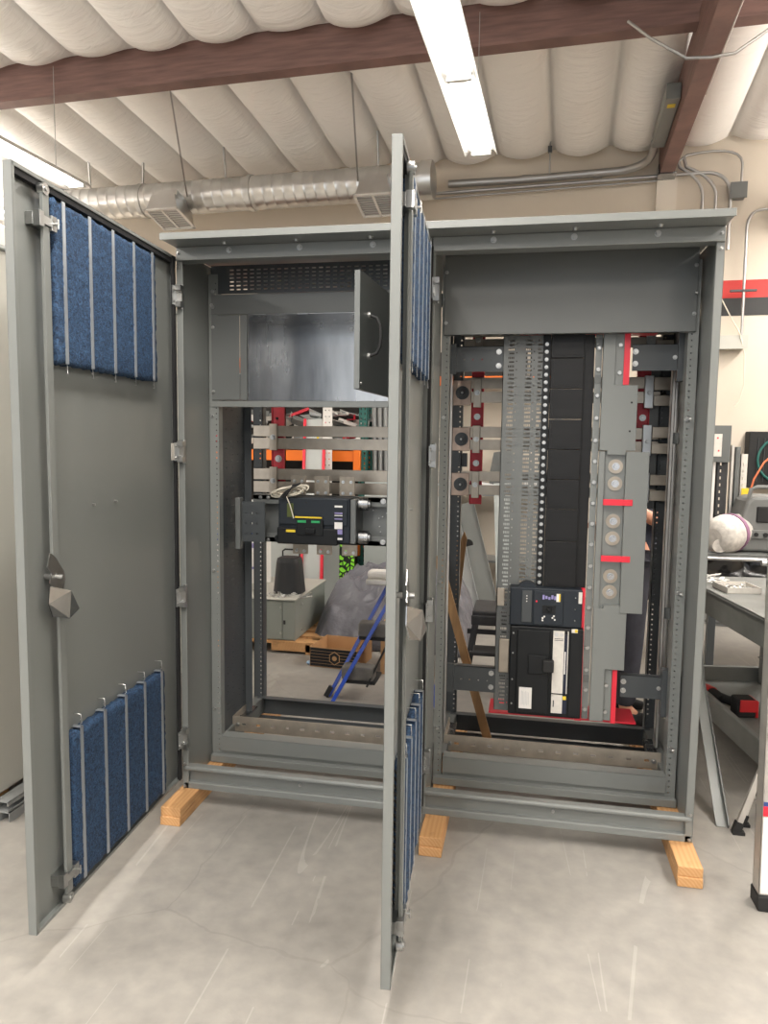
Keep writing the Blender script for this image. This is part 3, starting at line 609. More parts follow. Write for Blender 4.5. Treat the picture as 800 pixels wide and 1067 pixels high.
def bus_right():
    t=thing('bus_bar_assembly','bus bars with round bolted pads on red insulators, behind the column in the right cabinet','bus bars',(1.07,.85,1.3))
    for z0,z1 in ((2.14,2.19),(2.08,2.13),(1.885,1.94),(1.815,1.87),(1.64,1.695),(1.578,1.63),(1.42,1.47),(1.35,1.40)):
        obj('bus_bar',MB().box(1.12,2.10,.86,.867,z0,z1),'silver',t,bevel=.001)
    for z0,z1 in ((1.80,1.925),(1.572,1.69),(1.345,1.46),(2.06,2.18)):
        if z0<2: obj('terminal_pad',MB().cbox(1.075,1.165,.845,.853,z0,z1,.002),'copper',t)
        zc=(z0+z1)/2
        if z0<2: obj('terminal_bolt',MB().cyl((1.122,.845,zc),(1.122,.835,zc),.034,n=20).cyl((1.122,.835,zc),(1.122,.82,zc),.018,n=6),'frame',t); bolt(t,(1.122,.82,zc),r=.006,washer=False)
        obj('clamp',MB().box(1.177,1.215,.835,.855,z0-.01,z1+.01),'silver',t,bevel=.002); bolt(t,(1.196,.835,zc),r=.010,m='zinc')
        obj('clamp',MB().box(1.995,2.035,.83,.86,z0-.01,z1+.02),'zinc',t,bevel=.002); bolt(t,(2.015,.83,zc),r=.010)
        obj('flexible_link',MB().box(2.035,2.115,.82,.84,z0+.075,z1+.01).box(2.035,2.115,.82,.84,z0,z0+.05),'silver',t,bevel=.002)
    for x in (1.165,1.965): obj('insulator',MB().box(x,x+.062,.88,.905,1.3,2.2).box(x,x+.006,.872,.9,1.3,2.2).box(x+.056,x+.062,.872,.9,1.3,2.2),'red',t,bevel=.002)
    for x in (1.196,1.996):
        for z in (1.745,1.51): bolt(t,(x,.872,z),r=.012)
    obj('support_plate',MB().box(1.075,1.15,.89,.895,1.49,1.56),'frame',t); obj('support_plate',MB().box(2.03,2.10,.89,.895,1.3,2.02),'paintd',t)
    return t
bus_right()

# ---------------------------------------------------------------- breaker in the left cabinet
t=thing('mounting_channel','dark grey steel cross channel carrying the breaker in the left cabinet','bracket',(.05,.5,1.09))
obj('channel',MB().box(.12,1.0,.60,.604,1.135,1.32).box(.12,1.0,.55,.604,1.32,1.345).box(.12,1.0,.55,.553,1.30,1.345).box(.12,1.0,.55,.604,1.11,1.135).box(.12,1.0,.55,.553,1.11,1.155),'paintd',t,bevel=.002)
obj('side_bracket',MB().box(.075,.10,.43,.47,1.085,1.335),'paintd',t,bevel=.004)
hs=[(.02+.028*(k%3)-.004,.02+.028*(k%3)+.004,.04+.05*(k//3)-.004,.04+.05*(k//3)+.004) for k in range(9)]
obj('end_plate',MB().perf((.10,.46,1.12),(1,0,0),(0,0,1),(0,1,0),.115,.195,.004,hs),'frame',t)
for x in (.16,.2,.27): 
    for z in (1.331,1.121): bolt(t,(x,.55,z),r=.007)
rnd=random.Random(3)
for k in range(14):
    bolt(t,(.72+.13*rnd.random(),.60,1.17+.13*rnd.random()),r=.003,washer=False)
for z in (1.328,1.13): bolt(t,(.78,.55,z),r=.010)
t=thing('circuit_breaker','black moulded circuit breaker with green flags and a taped wire bundle, left cabinet','circuit breaker',(.3,.5,1.12))
obj('case',MB().cbox(.287,.64,.45,.60,1.128,1.345,.006).cbox(.295,.63,.44,.45,1.215,1.34,.003),'blk2',t)
obj('lower_shroud',MB().cbox(.285,.585,.432,.46,1.12,1.20,.006).cyl((.287,.44,1.145),(.287,.47,1.145),.016),'black',t)
obj('handle_well',MB().cbox(.385,.515,.428,.442,1.165,1.243,.003),'black',t)
obj('toggle',MB().cbox(.43,.478,.415,.43,1.175,1.2,.004),'black',t)
obj('warning_strip',MB().box(.378,.51,.425,.429,1.248,1.255),'yellow',t)
for x in (.39,.458): obj('status_flag',MB().box(x,x+.042,.424,.4285,1.226,1.237),'green',t)
obj('rating_label',MB().box(.335,.366,.4365,.44,1.25,1.315),'ywire',t); obj('warning_label',MB().box(.332,.378,.4295,.432,1.178,1.19),'yellow',t)
obj('side_cover',MB().box(.642,.668,.45,.62,1.13,1.34),'paintd',t,bevel=.003)
lab=obj('data_label',MB().box(.566,.610,.4365,.44,1.145,1.312),'blk2',t)
for z0,z1,m in ((1.302,1.311,'white'),(1.272,1.278,'purple'),(1.262,1.266,'white'),(1.245,1.25,'purple'),(1.2,1.232,'white'),(1.175,1.197,'purple'),(1.148,1.158,'white')):
    obj('print_block',MB().box(.569,.607,.4358,.4366,z0,z1),m,lab)
for z in (1.155,1.315): obj('side_knob',MB().cyl((.67,.52,z),(.715,.52,z),.032,n=18).cyl((.715,.52,z),(.725,.52,z),.02,n=18),'galv',t,bevel=.003)
for x in (.345,.43,): obj('screw',MB().cyl((x,.44,1.322),(x,.436,1.322),.004),'rubber',t)
for x in (.325,.447,.575):
    hs=[(u-.006,u+.006,v-.006,v+.006) for u in (.018,.058) for v in (.02,.075)]
    obj('line_terminal',MB().perf((x-.025,.60,1.34),(1,0,0),(0,0,1),(0,1,0),.076,.10,.008,hs),'term',t)
    obj('load_terminal',MB().perf((x-.0,.56,1.055),(1,0,0),(0,0,1),(0,1,0),.076,.09,.008,hs[:2]),'term',t)
    for u in (.018,.058):
        for v in (1.357,1.413): bolt(t,(x-.025+u,.60,v),r=.006,m='zinc')
        for v in (1.07,1.12): bolt(t,(x+u,.56,v),r=.006,m='zinc')
mb=MB(); rnd=random.Random(11)
for k in range(9):
    cx,cz=.345,1.372; pts=[]; ph=rnd.uniform(-.5,.5); rx=.075+rnd.uniform(-.015,.02); rz=.014+rnd.uniform(-.006,.01); til=.12+rnd.uniform(-.1,.15); yy=.445+rnd.uniform(-.02,.012)
    for i in range(15):
        a=ph+2*PI*.9*i/14; pts.append((cx+rx*cos(a),yy+.008*sin(2*a),cz+rz*sin(a)+til*rx*cos(a)))
    mb.tube(pts,.0028,6)
mb.tube([(.30,.43,1.36),(.335,.425,1.35),(.355,.42,1.31),(.372,.425,1.245)],.003,6)
tag(obj('wire_bundle',mb,'wireb',origin=(.345,.44,1.36)),'coiled bundle of cream wires tied on top of the left breaker','wires')
mb=MB()
for k in range(3): mb.tube([(.31+.01*k,.42,1.345),(.335+.008*k,.415,1.372),(.37,.42,1.392+.006*k),(.405,.43,1.412)],.004,6)
tag(obj('wire_bundle',mb,'rubber',origin=(.345,.43,1.36)),'short black wires laid across the cream wire bundle','wires')

# ---------------------------------------------------------------- panelboard in the right cabinet
t=thing('panelboard','tall panelboard of slotted rails, black filler covers and grey bus covers in the right cabinet','panelboard',(1.33,.45,.4))
hs=[]; z=.03
while z<1.66:
    for (u0,kind) in ((.022,0),(.098,1),(.150,2)):
        n4=4 if kind<2 else 2
        hs.append((u0+(.004 if kind==0 else .0),u0+(.026 if kind<2 else .02),z,z+.0075))
        for k in range(n4): hs.append((u0+.007*k,u0+.007*k+.0046,z+.016,z+.0265))
    hs.append((.056,.061,z+.004,z+.010)); hs.append((.131,.136,z+.008,z+.014))
    z+=.0365
obj('slotted_rail',MB().perf((1.334,.40,.40),(1,0,0),(0,0,1),(0,1,0),.19,1.68,.003,hs).box(1.334,1.337,.40,.46,.40,2.08),'paintd',t)
obj('spacer_strip',MB().box(1.505,1.537,.392,.4,.97,2.08),'black',t)
for k in range(33): 
    bolt(t,(1.520,.392,1.0+.0325*k),r=.0062,name='screw')
for k,(z0,z1) in enumerate(((1.98,2.08),(1.85,1.978),(1.72,1.848),(1.59,1.718),(1.46,1.588),(1.33,1.458),(1.19,1.328),(.985,1.188))):
    obj('filler_cover',MB().cbox(1.538,1.675,.375,.40,z0,z1,.002).box(1.552,1.66,.372,.376,z0+.012,z1-.004),'cover',t)
obj('bus_trough',MB().box(1.675,1.72,.40,.44,.98,2.08).box(1.675,1.678,.38,.42,.98,2.08),'cover',t)
# grey covers
cov=MB()
cov.box(1.722,1.75,.385,.39,.40,2.078)
obj('cover_flange',cov,'paint',t,bevel=.001)
obj('bus_cover',MB().box(1.752,1.80,.360,.39,1.86,2.078).box(1.752,1.895,.358,.39,1.605,1.86).box(1.752,1.895,.355,.36,1.54,1.605) if 0 else MB().prism([(1.752,1.588),(1.752,2.078),(1.802,2.078),(1.802,1.862),(1.898,1.862),(1.898,1.588),(1.86,1.588),(1.86,1.57),(1.784,1.57),(1.784,1.588)],'y',.358,.39),'paint',t,bevel=.0015)
obj('bus_cover',MB().box(1.802,1.838,.374,.39,1.86,2.078),'paint',t,bevel=.001)
obj('insulating_strip',MB().box(1.838,1.862,.37,.392,1.865,2.078),'redb',t)
obj('bus_cover',MB().prism([(1.752,.905),(1.752,1.583),(1.776,1.583),(1.776,.905)],'y',.358,.39),'paint',t,bevel=.0015)
obj('bus_cover',MB().prism([(1.862,.890),(1.862,1.583),(1.955,1.583),(1.955,.890)],'y',.350,.39),'paint',t,bevel=.0015)
obj('connector_plate',MB().box(1.776,1.862,.378,.388,.9,1.585),'paint',t,bevel=.001)
obj('bus_cover',MB().prism([(1.755,.40),(1.755,.905),(1.795,.905),(1.795,.92),(1.870,.92),(1.870,.905),(1.892,.905),(1.892,.635),(1.812,.635),(1.812,.40)],'y',.356,.39),'paint',t,bevel=.0015)
obj('bus_cover',MB().box(1.812,1.845,.374,.39,.40,.632),'paint',t,bevel=.001)
obj('insulating_strip',MB().box(1.846,1.866,.37,.392,.39,.632),'redb',t)
obj('insulating_strip',MB().prism([(1.700,.985),(1.718,.985),(1.720,.39),(1.690,.39)],'y',.37,.392),'redb',t)
for z in (1.368,1.125): obj('insulating_strip',MB().box(1.775,1.895,.345,.352,z-.013,z+.013),'redb',t,bevel=.001)
for z,xx in ((1.52,1.823),(1.447,1.823),(1.285,1.822),(1.21,1.822),(1.045,1.82),(.975,1.82)):
    obj('washer',MB().cyl((xx,.378,z),(xx,.372,z),.0305,n=24),'silver',t)
    obj('hex_bolt',MB().cyl((xx,.372,z),(xx,.366,z),.016,n=16).cyl((xx,.366,z),(xx,.350,z),.010,n=6).cyl((xx,.350,z),(xx,.346,z),.004,n=6),'chrome',t)
for z in (2.02,1.93,1.82,1.725,1.63,1.54,1.45,1.36,1.27,1.18,1.085,.99,.9,.81,.72,.62,.53,.44): 
    obj('cover_screw',MB().cyl((1.736,.385,z),(1.736,.377,z),.0095,.008,n=12).cyl((1.736,.377,z),(1.736,.375,z),.004,n=6),'bolt',t)
for z in (2.03,1.915,.56,.44): obj('cover_screw',MB().cyl((1.822,.374,z),(1.822,.366,z),.0095,.008,n=12),'bolt',t)
for z in (2.045,1.89,.58,.415): obj('clip_plate',MB().box(1.724,1.748,.380,.385,z-.017,z+.017).box(1.733,1.738,.379,.381,z-.004,z+.004),'paintd',t)
for x,z in ((1.875,1.79),(1.872,1.67),(1.872,.82),(1.872,.72)): obj('plug_button',MB().cyl((x,.358,z),(x,.3565,z),.0042,n=10),'rubber',t)
hsl=[(.06,.07,.05,.056),(.1,.105,.05,.056),(.14,.146,.05,.056),(.03,.033,.03,.033),(.18,.185,.05,.055)]
for (x0,x1,z0,z1) in ((1.10,1.336,1.925,2.035),(1.12,1.34,.48,.595)):
    obj('mounting_arm',MB().perf((x0,.395,z0),(1,0,0),(0,0,1),(0,1,0),x1-x0,z1-z0,.004,hsl).box(x0,x0+.03,.385,.395,z0-.01,z1+.01).box(x0,x1,.395,.43,z1-.003,z1),'frame',t)
    for x in (x1-.02,):
        for z in (z0+.025,z1-.025): bolt(t,(x,.395,z),r=.009)
for (x0,x1,z0,z1) in ((1.875,2.085,1.925,2.035),(1.885,2.085,.505,.605)):
    obj('mounting_arm',MB().box(x0,x1,.395,.4,z0,z1).box(x0,x1,.395,.43,z1-.003,z1),'frame',t,bevel=.001)
    bolt(t,(x0+.012,.395,z0+.03),r=.009); bolt(t,(x0+.012,.395,z1-.03),r=.009); bolt(t,(x1-.04,.395,(z0+z1)/2),r=.007)
obj('support_block',MB().box(1.337,1.37,.392,.40,.885,.965),'silver',t,bevel=.002); obj('support_block',MB().box(1.352,1.398,.385,.40,.58,.735),'silver',t,bevel=.003)
obj('top_barrier',MB().box(1.40,1.98,.43,.50,2.085,2.09),'redb',t)
bp=obj('base_barrier',MB().box(1.31,1.97,.48,.66,.352,.36),'redb',t); bp['label']='flat red insulating sheet under the panel'

t=thing('circuit_breaker','smaller black circuit breaker with a steel label strip, mounted above the large black switch','circuit breaker',(1.4,.35,.82))
obj('case',MB().cbox(1.395,1.705,.335,.40,.815,.985,.006).cyl((1.47,.38,.965),(1.47,.34,.965),.045,n=24),'blk2',t)
obj('name_strip',MB().cbox(1.447,1.490,.330,.336,.832,.972,.002),'frame',t)
for z in (.93,.942,.954): obj('pilot_light',MB().cyl((1.468,.330,z-.005),(1.468,.3285,z-.005),.0025),'white',t)
obj('front_cover',MB().cbox(1.497,1.625,.326,.336,.825,.975,.003),'blk2',t)
obj('toggle_well',MB().box(1.536,1.592,.322,.327,.878,.912),'black',t); obj('toggle',MB().cbox(1.556,1.574,.308,.324,.888,.902,.003),'black',t)
obj('trip_button',MB().cyl((1.510,.326,.928),(1.510,.323,.928),.004),'redb',t)
l=obj('data_label',MB().box(1.532,1.592,.3245,.3262,.928,.965),'blk2',t)
for k in range(5): obj('print_block',MB().box(1.535+.0125*k,1.544+.0125*k,.3238,.3246,.938+.003*(k%2),.958-.004*(k%3)),'purple',l)
obj('warning_label',MB().box(1.594,1.610,.3245,.3262,.930,.965),'white',t); obj('warning_label',MB().box(1.605,1.611,.3238,.3246,.932,.964),'yellow',t)
for x,z in ((1.538,.855),(1.545,.862),(1.538,.845),(1.58,.858),(1.59,.85),(1.586,.866)): obj('dial',MB().cyl((x,.326,z),(x,.3235,z),.004),'white',t)
obj('terminal_cover',MB().cbox(1.645,1.700,.342,.35,.82,.982,.003),'blk2',t)
obj('rating_label',MB().box(1.688,1.703,.333,.335,.925,.975),'label',t)
for z in (.95,.9,.85): bolt(t,(1.675,.335,z),r=.003,washer=False)

t=thing('circuit_breaker','large black main switch with tall white label, at the bottom of the right cabinet','circuit breaker',(1.4,.35,.41))
obj('case',MB().cbox(1.400,1.715,.335,.41,.41,.812,.006),'black',t)
obj('front_cover',MB().cbox(1.432,1.574,.322,.336,.425,.80,.004),'black',t)
obj('handle_well',MB().cbox(1.482,1.565,.312,.324,.605,.69,.003),'black',t); obj('toggle',MB().cbox(1.545,1.592,.29,.318,.622,.675,.005),'rubber',t)
l=obj('nameplate',MB().box(1.587,1.634,.326,.335,.522,.80),'label',t)
obj('nameplate_edge',MB().box(1.634,1.648,.326,.335,.522,.785),'ink',l); obj('nameplate_edge',MB().box(1.648,1.652,.326,.335,.522,.80),'label',l)
obj('print_block',MB().box(1.637,1.642,.3252,.3262,.61,.71),'white',l)
for k in range(2): obj('emblem',MB().cyl((1.60+.022*k,.326,.785),(1.60+.022*k,.3252,.785),.009),'clutter',l)
for z in (.765,.758): obj('print_block',MB().box(1.592,1.63,.3252,.3262,z,z+.0025),'frame',l)
l=obj('nameplate',MB().box(1.587,1.634,.326,.335,.432,.514),'label',t)
obj('nameplate_edge',MB().box(1.634,1.652,.326,.335,.432,.514),'ink',l); obj('warning_label',MB().box(1.636,1.65,.3252,.3262,.495,.511),'yellow',l); obj('print_block',MB().box(1.594,1.599,.3252,.3262,.46,.49),'frame',l)
l=obj('instruction_label',MB().box(1.447,1.502,.319,.322,.445,.54),'white',t)
for k in range(6): obj('print_block',MB().box(1.457+.006*k,1.4592+.006*k,.3185,.3192,.46+.004*(k%2),.525-.003*(k%3)),'clutter',l)
obj('rating_label',MB().box(1.664,1.69,.332,.335,.795,.812),'label',t); obj('warning_label',MB().box(1.678,1.689,.3314,.3322,.797,.81),'yellow',t)
obj('window',MB().box(1.672,1.685,.333,.335,.635,.665),'silver',t)
obj('terminal_cover',MB().cbox(1.66,1.712,.330,.336,.42,.79,.002),'black',t)
for z in (.78,.69,.57,.46): bolt(t,(1.415,.335,z),r=.004,washer=False)
bolt(t,(1.503,.322,.66),r=.004,washer=False)

# ---------------------------------------------------------------- things leaning in and behind the cabinets
tag(obj('wood_plank',MB().beam((1.27,.72,.22),(1.02,.78,1.04),.042,.019,(0,1,0)).beam((1.27,.72,.22),(1.305,.715,.105),.042,.019,(0,1,0)),'plank',origin=(1.29,.72,.1)),'long brown plank leaning inside the right cabinet behind the lower arm','plank')
tag(obj('broken_board',MB().add([(1.07,1.18,1.06),(1.09,1.18,1.10),(1.10,1.18,1.07),(1.12,1.18,1.12),(1.135,1.18,1.08),(1.03,1.18,.0),(.985,1.18,.0),
  (1.07,1.2,1.06),(1.09,1.2,1.10),(1.10,1.2,1.07),(1.12,1.2,1.12),(1.135,1.2,1.08),(1.03,1.2,.0),(.985,1.2,.0)],[(0,1,2,3,4,5,6),(13,12,11,10,9,8,7)]+[(i,(i+1)%7,7+(i+1)%7,7+i) for i in range(7)]),'plank',origin=(1.0,1.19,0)),'board with a splintered top end standing upright behind the leaning plank','board')

# low cabinet lying on a pallet
t=thing('pallet','low wooden pallet under the grey cabinet lying on the floor','pallet',(-1.0,2.8,0))
for k in range(5): obj('deck_board',MB().box(-2.0,-.05,2.33+.19*k,2.43+.19*k,.075,.092),'wood',t)
for xx in (-1.95,-1.1,-.32): obj('runner',MB().box(xx,xx+.27,2.33,3.2,.0,.075) if xx<-.5 else MB().box(xx-.1,xx+.27,2.33,3.2,.02,.075).box(xx+.17,xx+.27,2.33,3.2,0,.075),'wood',t)
t=thing('steel_enclosure','low olive-grey steel enclosure lying on a pallet behind the left cabinet','enclosure',(-1.0,2.8,.092))
obj('body',MB().box(-1.9,-.24,2.36,3.2,.093,.405),'cabinet',t,bevel=.004)
obj('front_panel',MB().box(-1.88,-.34,2.352,2.36,.10,.395),'cabinet',t,bevel=.003); obj('lid',MB().box(-1.91,-.23,2.34,3.21,.405,.415),'door_pale',t,bevel=.003)
obj('front_panel',MB().box(-.335,-.245,2.352,2.36,.10,.395),'cabinet',t,bevel=.003)
for z in (.15,.35): bolt(t,(-.23,2.5,z),(1,0,0),r=.01); bolt(t,(-.35,2.352,z),r=.008)
obj('latch_slot',MB().box(-.33,-.315,2.348,2.352,.22,.25),'rubber',t)
# tapered black bin upside down with handle
t=thing('tapered_bin','black ribbed tapered container with loop handle, standing on the low enclosure','container',(-.37,2.62,.415))
mb=MB(); n=28; 
def rr(cx,cy,w,d,z,n=28):
    out=[]
    for i in range(n):
        a=2*PI*i/n; c,s_=cos(a),sin(a); out.append((cx+w*abs(c)**.55*(1 if c>0 else -1),cy+d*abs(s_)**.55*(1 if s_>0 else -1),z))
    return out
lv=[(.118,.11,.416),(.117,.108,.425),(.095,.09,.66),(.088,.083,.69),(.07,.065,.697)]
vs=[v for w,d,z in lv for v in rr(-.37,2.62,w,d,z)]; 
mb.add(vs,[(j*n+i,j*n+(i+1)%n,(j+1)*n+(i+1)%n,(j+1)*n+i) for j in range(len(lv)-1) for i in range(n)]+[list(range(n))[::-1],list(range(4*n,5*n))],False); obj('body',mb,'bin',t)
obj('handle',MB().tube([(-.44,2.66,.69),(-.44,2.66,.735),(-.42,2.66,.75),(-.32,2.66,.75),(-.30,2.66,.735),(-.30,2.66,.69)],.007,6),'rubber',t)
rnd=random.Random(9); mb=MB()
for k in range(46):
    x=-.72+.62*rnd.random(); y=2.37+.14*rnd.random(); z=.421+.02*rnd.random(); a=rnd.random()*6; b=rnd.uniform(-.4,.4); l=rnd.uniform(.02,.05)
    mb.cyl((x,y,z),(x+l*cos(a),y+l*sin(a),z+l*b*.4),.005,n=6)
tag(obj('hardware_pile',mb,'bolt',origin=(-.4,2.4,.415)),'scatter of small bright bolts and brackets along the front of the low enclosure','hardware',kind='stuff')
# carton boxes on the enclosure
def carton(name,label,x,y,z,w,d,h,rz,m,group=None):
    t=thing(name,label,'box',(x,y,z),rz=rz)
    obj('carton_body',MB().cbox(-w/2,w/2,-d/2,d/2,0,h,.003),m,t,local=True)
    return t
t=carton('shipping_box','white shipping carton with a navy corner band, standing upright on the enclosure',-.84,3.0,.416,.30,.28,.50,.5,'white')
obj('printed_band',MB().box(-.151,.151,-.142,-.139,.41,.47),'navy',t,local=True); obj('printed_mark',MB().box(-.06,.05,-.142,-.1395,.30,.34),'purple',t,local=True); obj('printed_mark',MB().box(-.08,.06,-.142,-.1395,.12,.14),'purple',t,local=True)
t=carton('shipping_box','white shipping carton with a navy patch, left of the other white carton',-1.12,2.95,.416,.26,.3,.42,.05,'white')
obj('printed_band',MB().box(-.131,.131,-.152,-.149,.36,.419),'navy',t,local=True)
t=carton('cardboard_box','small brown slatted carton at the left edge of the view through the cabinet',-.93,2.6,.416,.16,.14,.20,.0,'card')
# object under the tarp : mound
t_=MB(); nx,ny=90,70; vs=[]
from mathutils import noise as _n
for j in range(ny+1):
    for i in range(nx+1):
        u,v=i/nx,j/ny; x=-.20+1.25*u; y=2.52+1.15*v
        e=min(u/.14,1,(1-u)/.18); f=min(v/.30,1,(1-v)/.15)
        h=.60*(max(0,e)**.55)*(max(0,f)**.6)*(.72+.28*u)
        w_=(1-abs(_n.noise(Vector((x*4+y*2,y*4,4))))*2.6)*.09+(1-abs(_n.noise(Vector((x*11,y*9-x*4,8))))*2)*.035-.05
        vs.append((x+.03*_n.noise(Vector((x*6,y*6,9))),y+.04*_n.noise(Vector((x*7,y*7,2))),max(.004,h+w_*(.25+h*1.6))))
t_.add(vs,[(j*(nx+1)+i,j*(nx+1)+i+1,(j+1)*(nx+1)+i+1,(j+1)*(nx+1)+i) for j in range(ny) for i in range(nx)],True)
o=obj('tarpaulin',t_,'tarp',origin=(.4,3.0,0)); tag(o,'crumpled dark grey tarpaulin draped over a heap on the floor beside the enclosure','tarpaulin')
o.modifiers.new('t','SOLIDIFY').thickness=.004
# open cardboard box with dark printed sides
t=thing('cardboard_box','open shallow carton with black printed front and hexagonal mark, on floor before the tarpaulin','box',(.15,2.22,0),rz=-.10)
mb=MB()
for a in ((-.17,.19,-.17,-.166,0,.145),(-.17,.19,.166,.17,0,.145),(-.17,-.166,-.17,.17,0,.145),(.186,.19,-.17,.17,0,.145),(-.17,.19,-.17,.17,0,.004)): mb.box(*a)
obj('carton',mb,'card',t,local=True)
for k in range(6): obj('printed_stripe',MB().box(-.165,.185,-.1725,-.170,.008+.0225*k,.027+.0225*k),'gasket',t,local=True)
hexo=[( .02+.045*cos(PI/3*i+PI/6),.075+.05*sin(PI/3*i+PI/6)) for i in range(6)]; 
obj('printed_emblem',MB().prism(hexo,'y',-.1745,-.1722),'card',t,local=True); obj('printed_emblem',MB().prism([(.02+(a-.02)*.86,.075+(b-.075)*.86) for a,b in hexo],'y',-.1755,-.1744),'gasket',t,local=True)
obj('printed_emblem',MB().cyl((.02,-.1755,.075),(.02,-.1765,.075),.018),'card',t,local=True)
for sx in (1,): obj('flap',MB().box(0,.12,-.165,.165,0,.003,Matrix.Translation((-.17 if sx<0 else .19,0,.145))@Matrix.Rotation(math.radians(180+62 if sx<0 else -60),4,'Y')) ,'card',t,local=True)
t=carton('cardboard_box','tall plain brown carton behind the blue step ladder',.66,2.15,0,.36,.26,.33,.1,'card')
tag(obj('rag',MB().ball((-.03,2.12,.012),.05,10,(1,.8,.25)).ball((.01,2.14,.012),.03,10,(1,.8,.3)),'blue' if 0 else mat('pale_blue_rag',(.25,.36,.5),.9,0,.4,60),origin=(0,2.12,0)),'small pale blue rag on the floor next to the open carton','rag')
# blue step ladder
t=thing('step_ladder','small blue-railed step ladder with grey treads standing behind the left cabinet','ladder',(.55,1.6,0))
def rail(a,b,m): obj('rail',MB().beam(a,b,.022,.05,(0,1,0)),m,t)
rail((.262,1.50,.0),(.60,1.72,.70),'blue'); rail((.315,1.34,.0),(.70,1.50,.74),'blue')
rail((.98,1.34,0),(.72,1.50,.74),'blue'); rail((.95,1.56,0),(.62,1.72,.70),'blue')
for a,b in (((.245,1.489,0),(.275,1.509,.06)),): obj('foot',MB().beam(a,b,.03,.06,(0,1,0)),'rubber',t)
obj('tread',MB().cbox(.36,.66,1.38,1.60,.14,.25,.012),'stool',t) if 0 else None
def tread(x0,x1,y0,y1,z,h):
    obj('tread',MB().cbox(x0,x1,y0,y1,z,z+.02,.004),'rubber',t)
    obj('tread_cover',MB().cbox(x0-.005,x1-.01,y0-.006,y0+.10,z+.02,z+h,.015),mat('grey_tread_cloth',(.15,.14,.125),.9,0,1,22,.2,14) if 'tc' not in M else M['tc'],t)
M['tc']=mat('grey_tread_cloth',(.15,.14,.125),.9,0,1,22,.2,14)
tread(.36,.57,1.44,1.66,.11,.11); tread(.45,.66,1.50,1.70,.375,.11)
obj('brace',MB().beam((.52,1.43,.10),(.72,1.55,.56),.012,.02,(0,1,0)),'rubber',t)
obj('top_cap',MB().cbox(.50,.80,1.46,1.74,.735,.77,.008),'alu',t)
t=thing('palm_sander','white boxy tool resting on top cap of the blue step ladder','power tool',(.56,1.6,.77))
obj('tool_body',MB().cbox(.50,.64,1.50,1.60,.771,.815,.015),'white',t); obj('tool_base',MB().cbox(.505,.62,1.50,1.6,.7705,.785,.004),'label',t)
# grey tall enclosures behind (pale)
for (x0,x1,y0,z1,lab) in ((-.05,.62,3.9,1.33,'pale grey steel enclosure standing behind the tarpaulin, seen under the breaker'),(-1.25,-.26,4.0,1.02,'pale grey enclosure standing left of the lime print, behind the low enclosure')):
    t=thing('steel_enclosure',lab,'enclosure',((x0+x1)/2,y0+.2,0)); obj('body',MB().box(x0,x1,y0,y0+.4,0,z1),'pale',t,bevel=.004); obj('front_panel',MB().box(x0+.03,x1-.03,y0-.006,y0,.04,z1-.05),'pale',t,bevel=.003)
    obj('nameplate',MB().box(x0+.04,x0+.16,y0-.009,y0-.006,.93,.97) if x0>-.3 else MB().box(x0+.2,x0+.28,y0-.009,y0-.006,1.0,1.04),'clutter',t)
t=thing('patterned_panel','lime green and black patterned panel propped upright behind the tarpaulin','panel',(-.15,3.6,0)); obj('panel',MB().box(-.24,-.10,3.70,3.72,0,.78),'snake',t); obj('stand',MB().box(-.22,-.12,3.72,3.78,0,.04),'dark',t)
# red-edged channels standing
t=thing('steel_channel','tall grey channel with bright red edges leaning on the rack behind the left cabinet','channel',(-.62,3.95,0))
obj('web',MB().beam((-.49,3.62,0),(-.65,4.28,1.83),.20,.012,(0,-1,0)),'pale',t)
for sx in (-.1,.1): obj('red_edge',MB().beam((-.49+sx,3.61,0),(-.65+sx,4.27,1.83),.025,.03,(0,-1,0)),'redb',t)
obj('marker',MB().box(-.60,-.58,4.17,4.18,1.62,1.66),'yellow',t)
t=thing('perforated_post','white perforated steel post standing upright in front of the storage rack','post',(-.5,4.2,0))
mb=MB().perf((-.545,4.18,0),(1,0,0),(0,0,1),(0,1,0),.10,2.3,.004,[(u,u+.012,.05+.06*k,.062+.06*k) for k in range(37) for u in (.025,.065)]); obj('post_face',mb,'white',t); obj('post_side',MB().box(-.545,-.54,4.18,4.23,0,2.3),'white',t)
# storage rack with orange beams
t=thing('storage_rack','pallet rack with orange beams and teal uprights full of fittings','rack',(-.9,4.7,0))
for x in (-2.6,-.23):
    for y in (4.42,4.84): obj('upright',MB().perf((x,y,0),(1,0,0),(0,0,1),(0,1,0),.085,2.9,.003,[(u,u+.014,.03+.05*k,.055+.05*k) for k in range(56) for u in (.015,.055)]).box(x,x+.003,y,y+.06,0,2.9).box(x+.082,x+.085,y,y+.06,0,2.9),'teal',t)
for z in (.55,1.41,2.35):
    for y in (4.36,4.86): obj('rack_beam',MB().box(-2.52,-.23,y,y+.05,z,z+.105).box(-.27,-.20,y-.01,y+.05,z-.10,z+.12),'orange',t,bevel=.003)
    obj('shelf_deck',MB().box(-2.5,-.24,4.41,4.86,z+.07,z+.085),'dark',t)
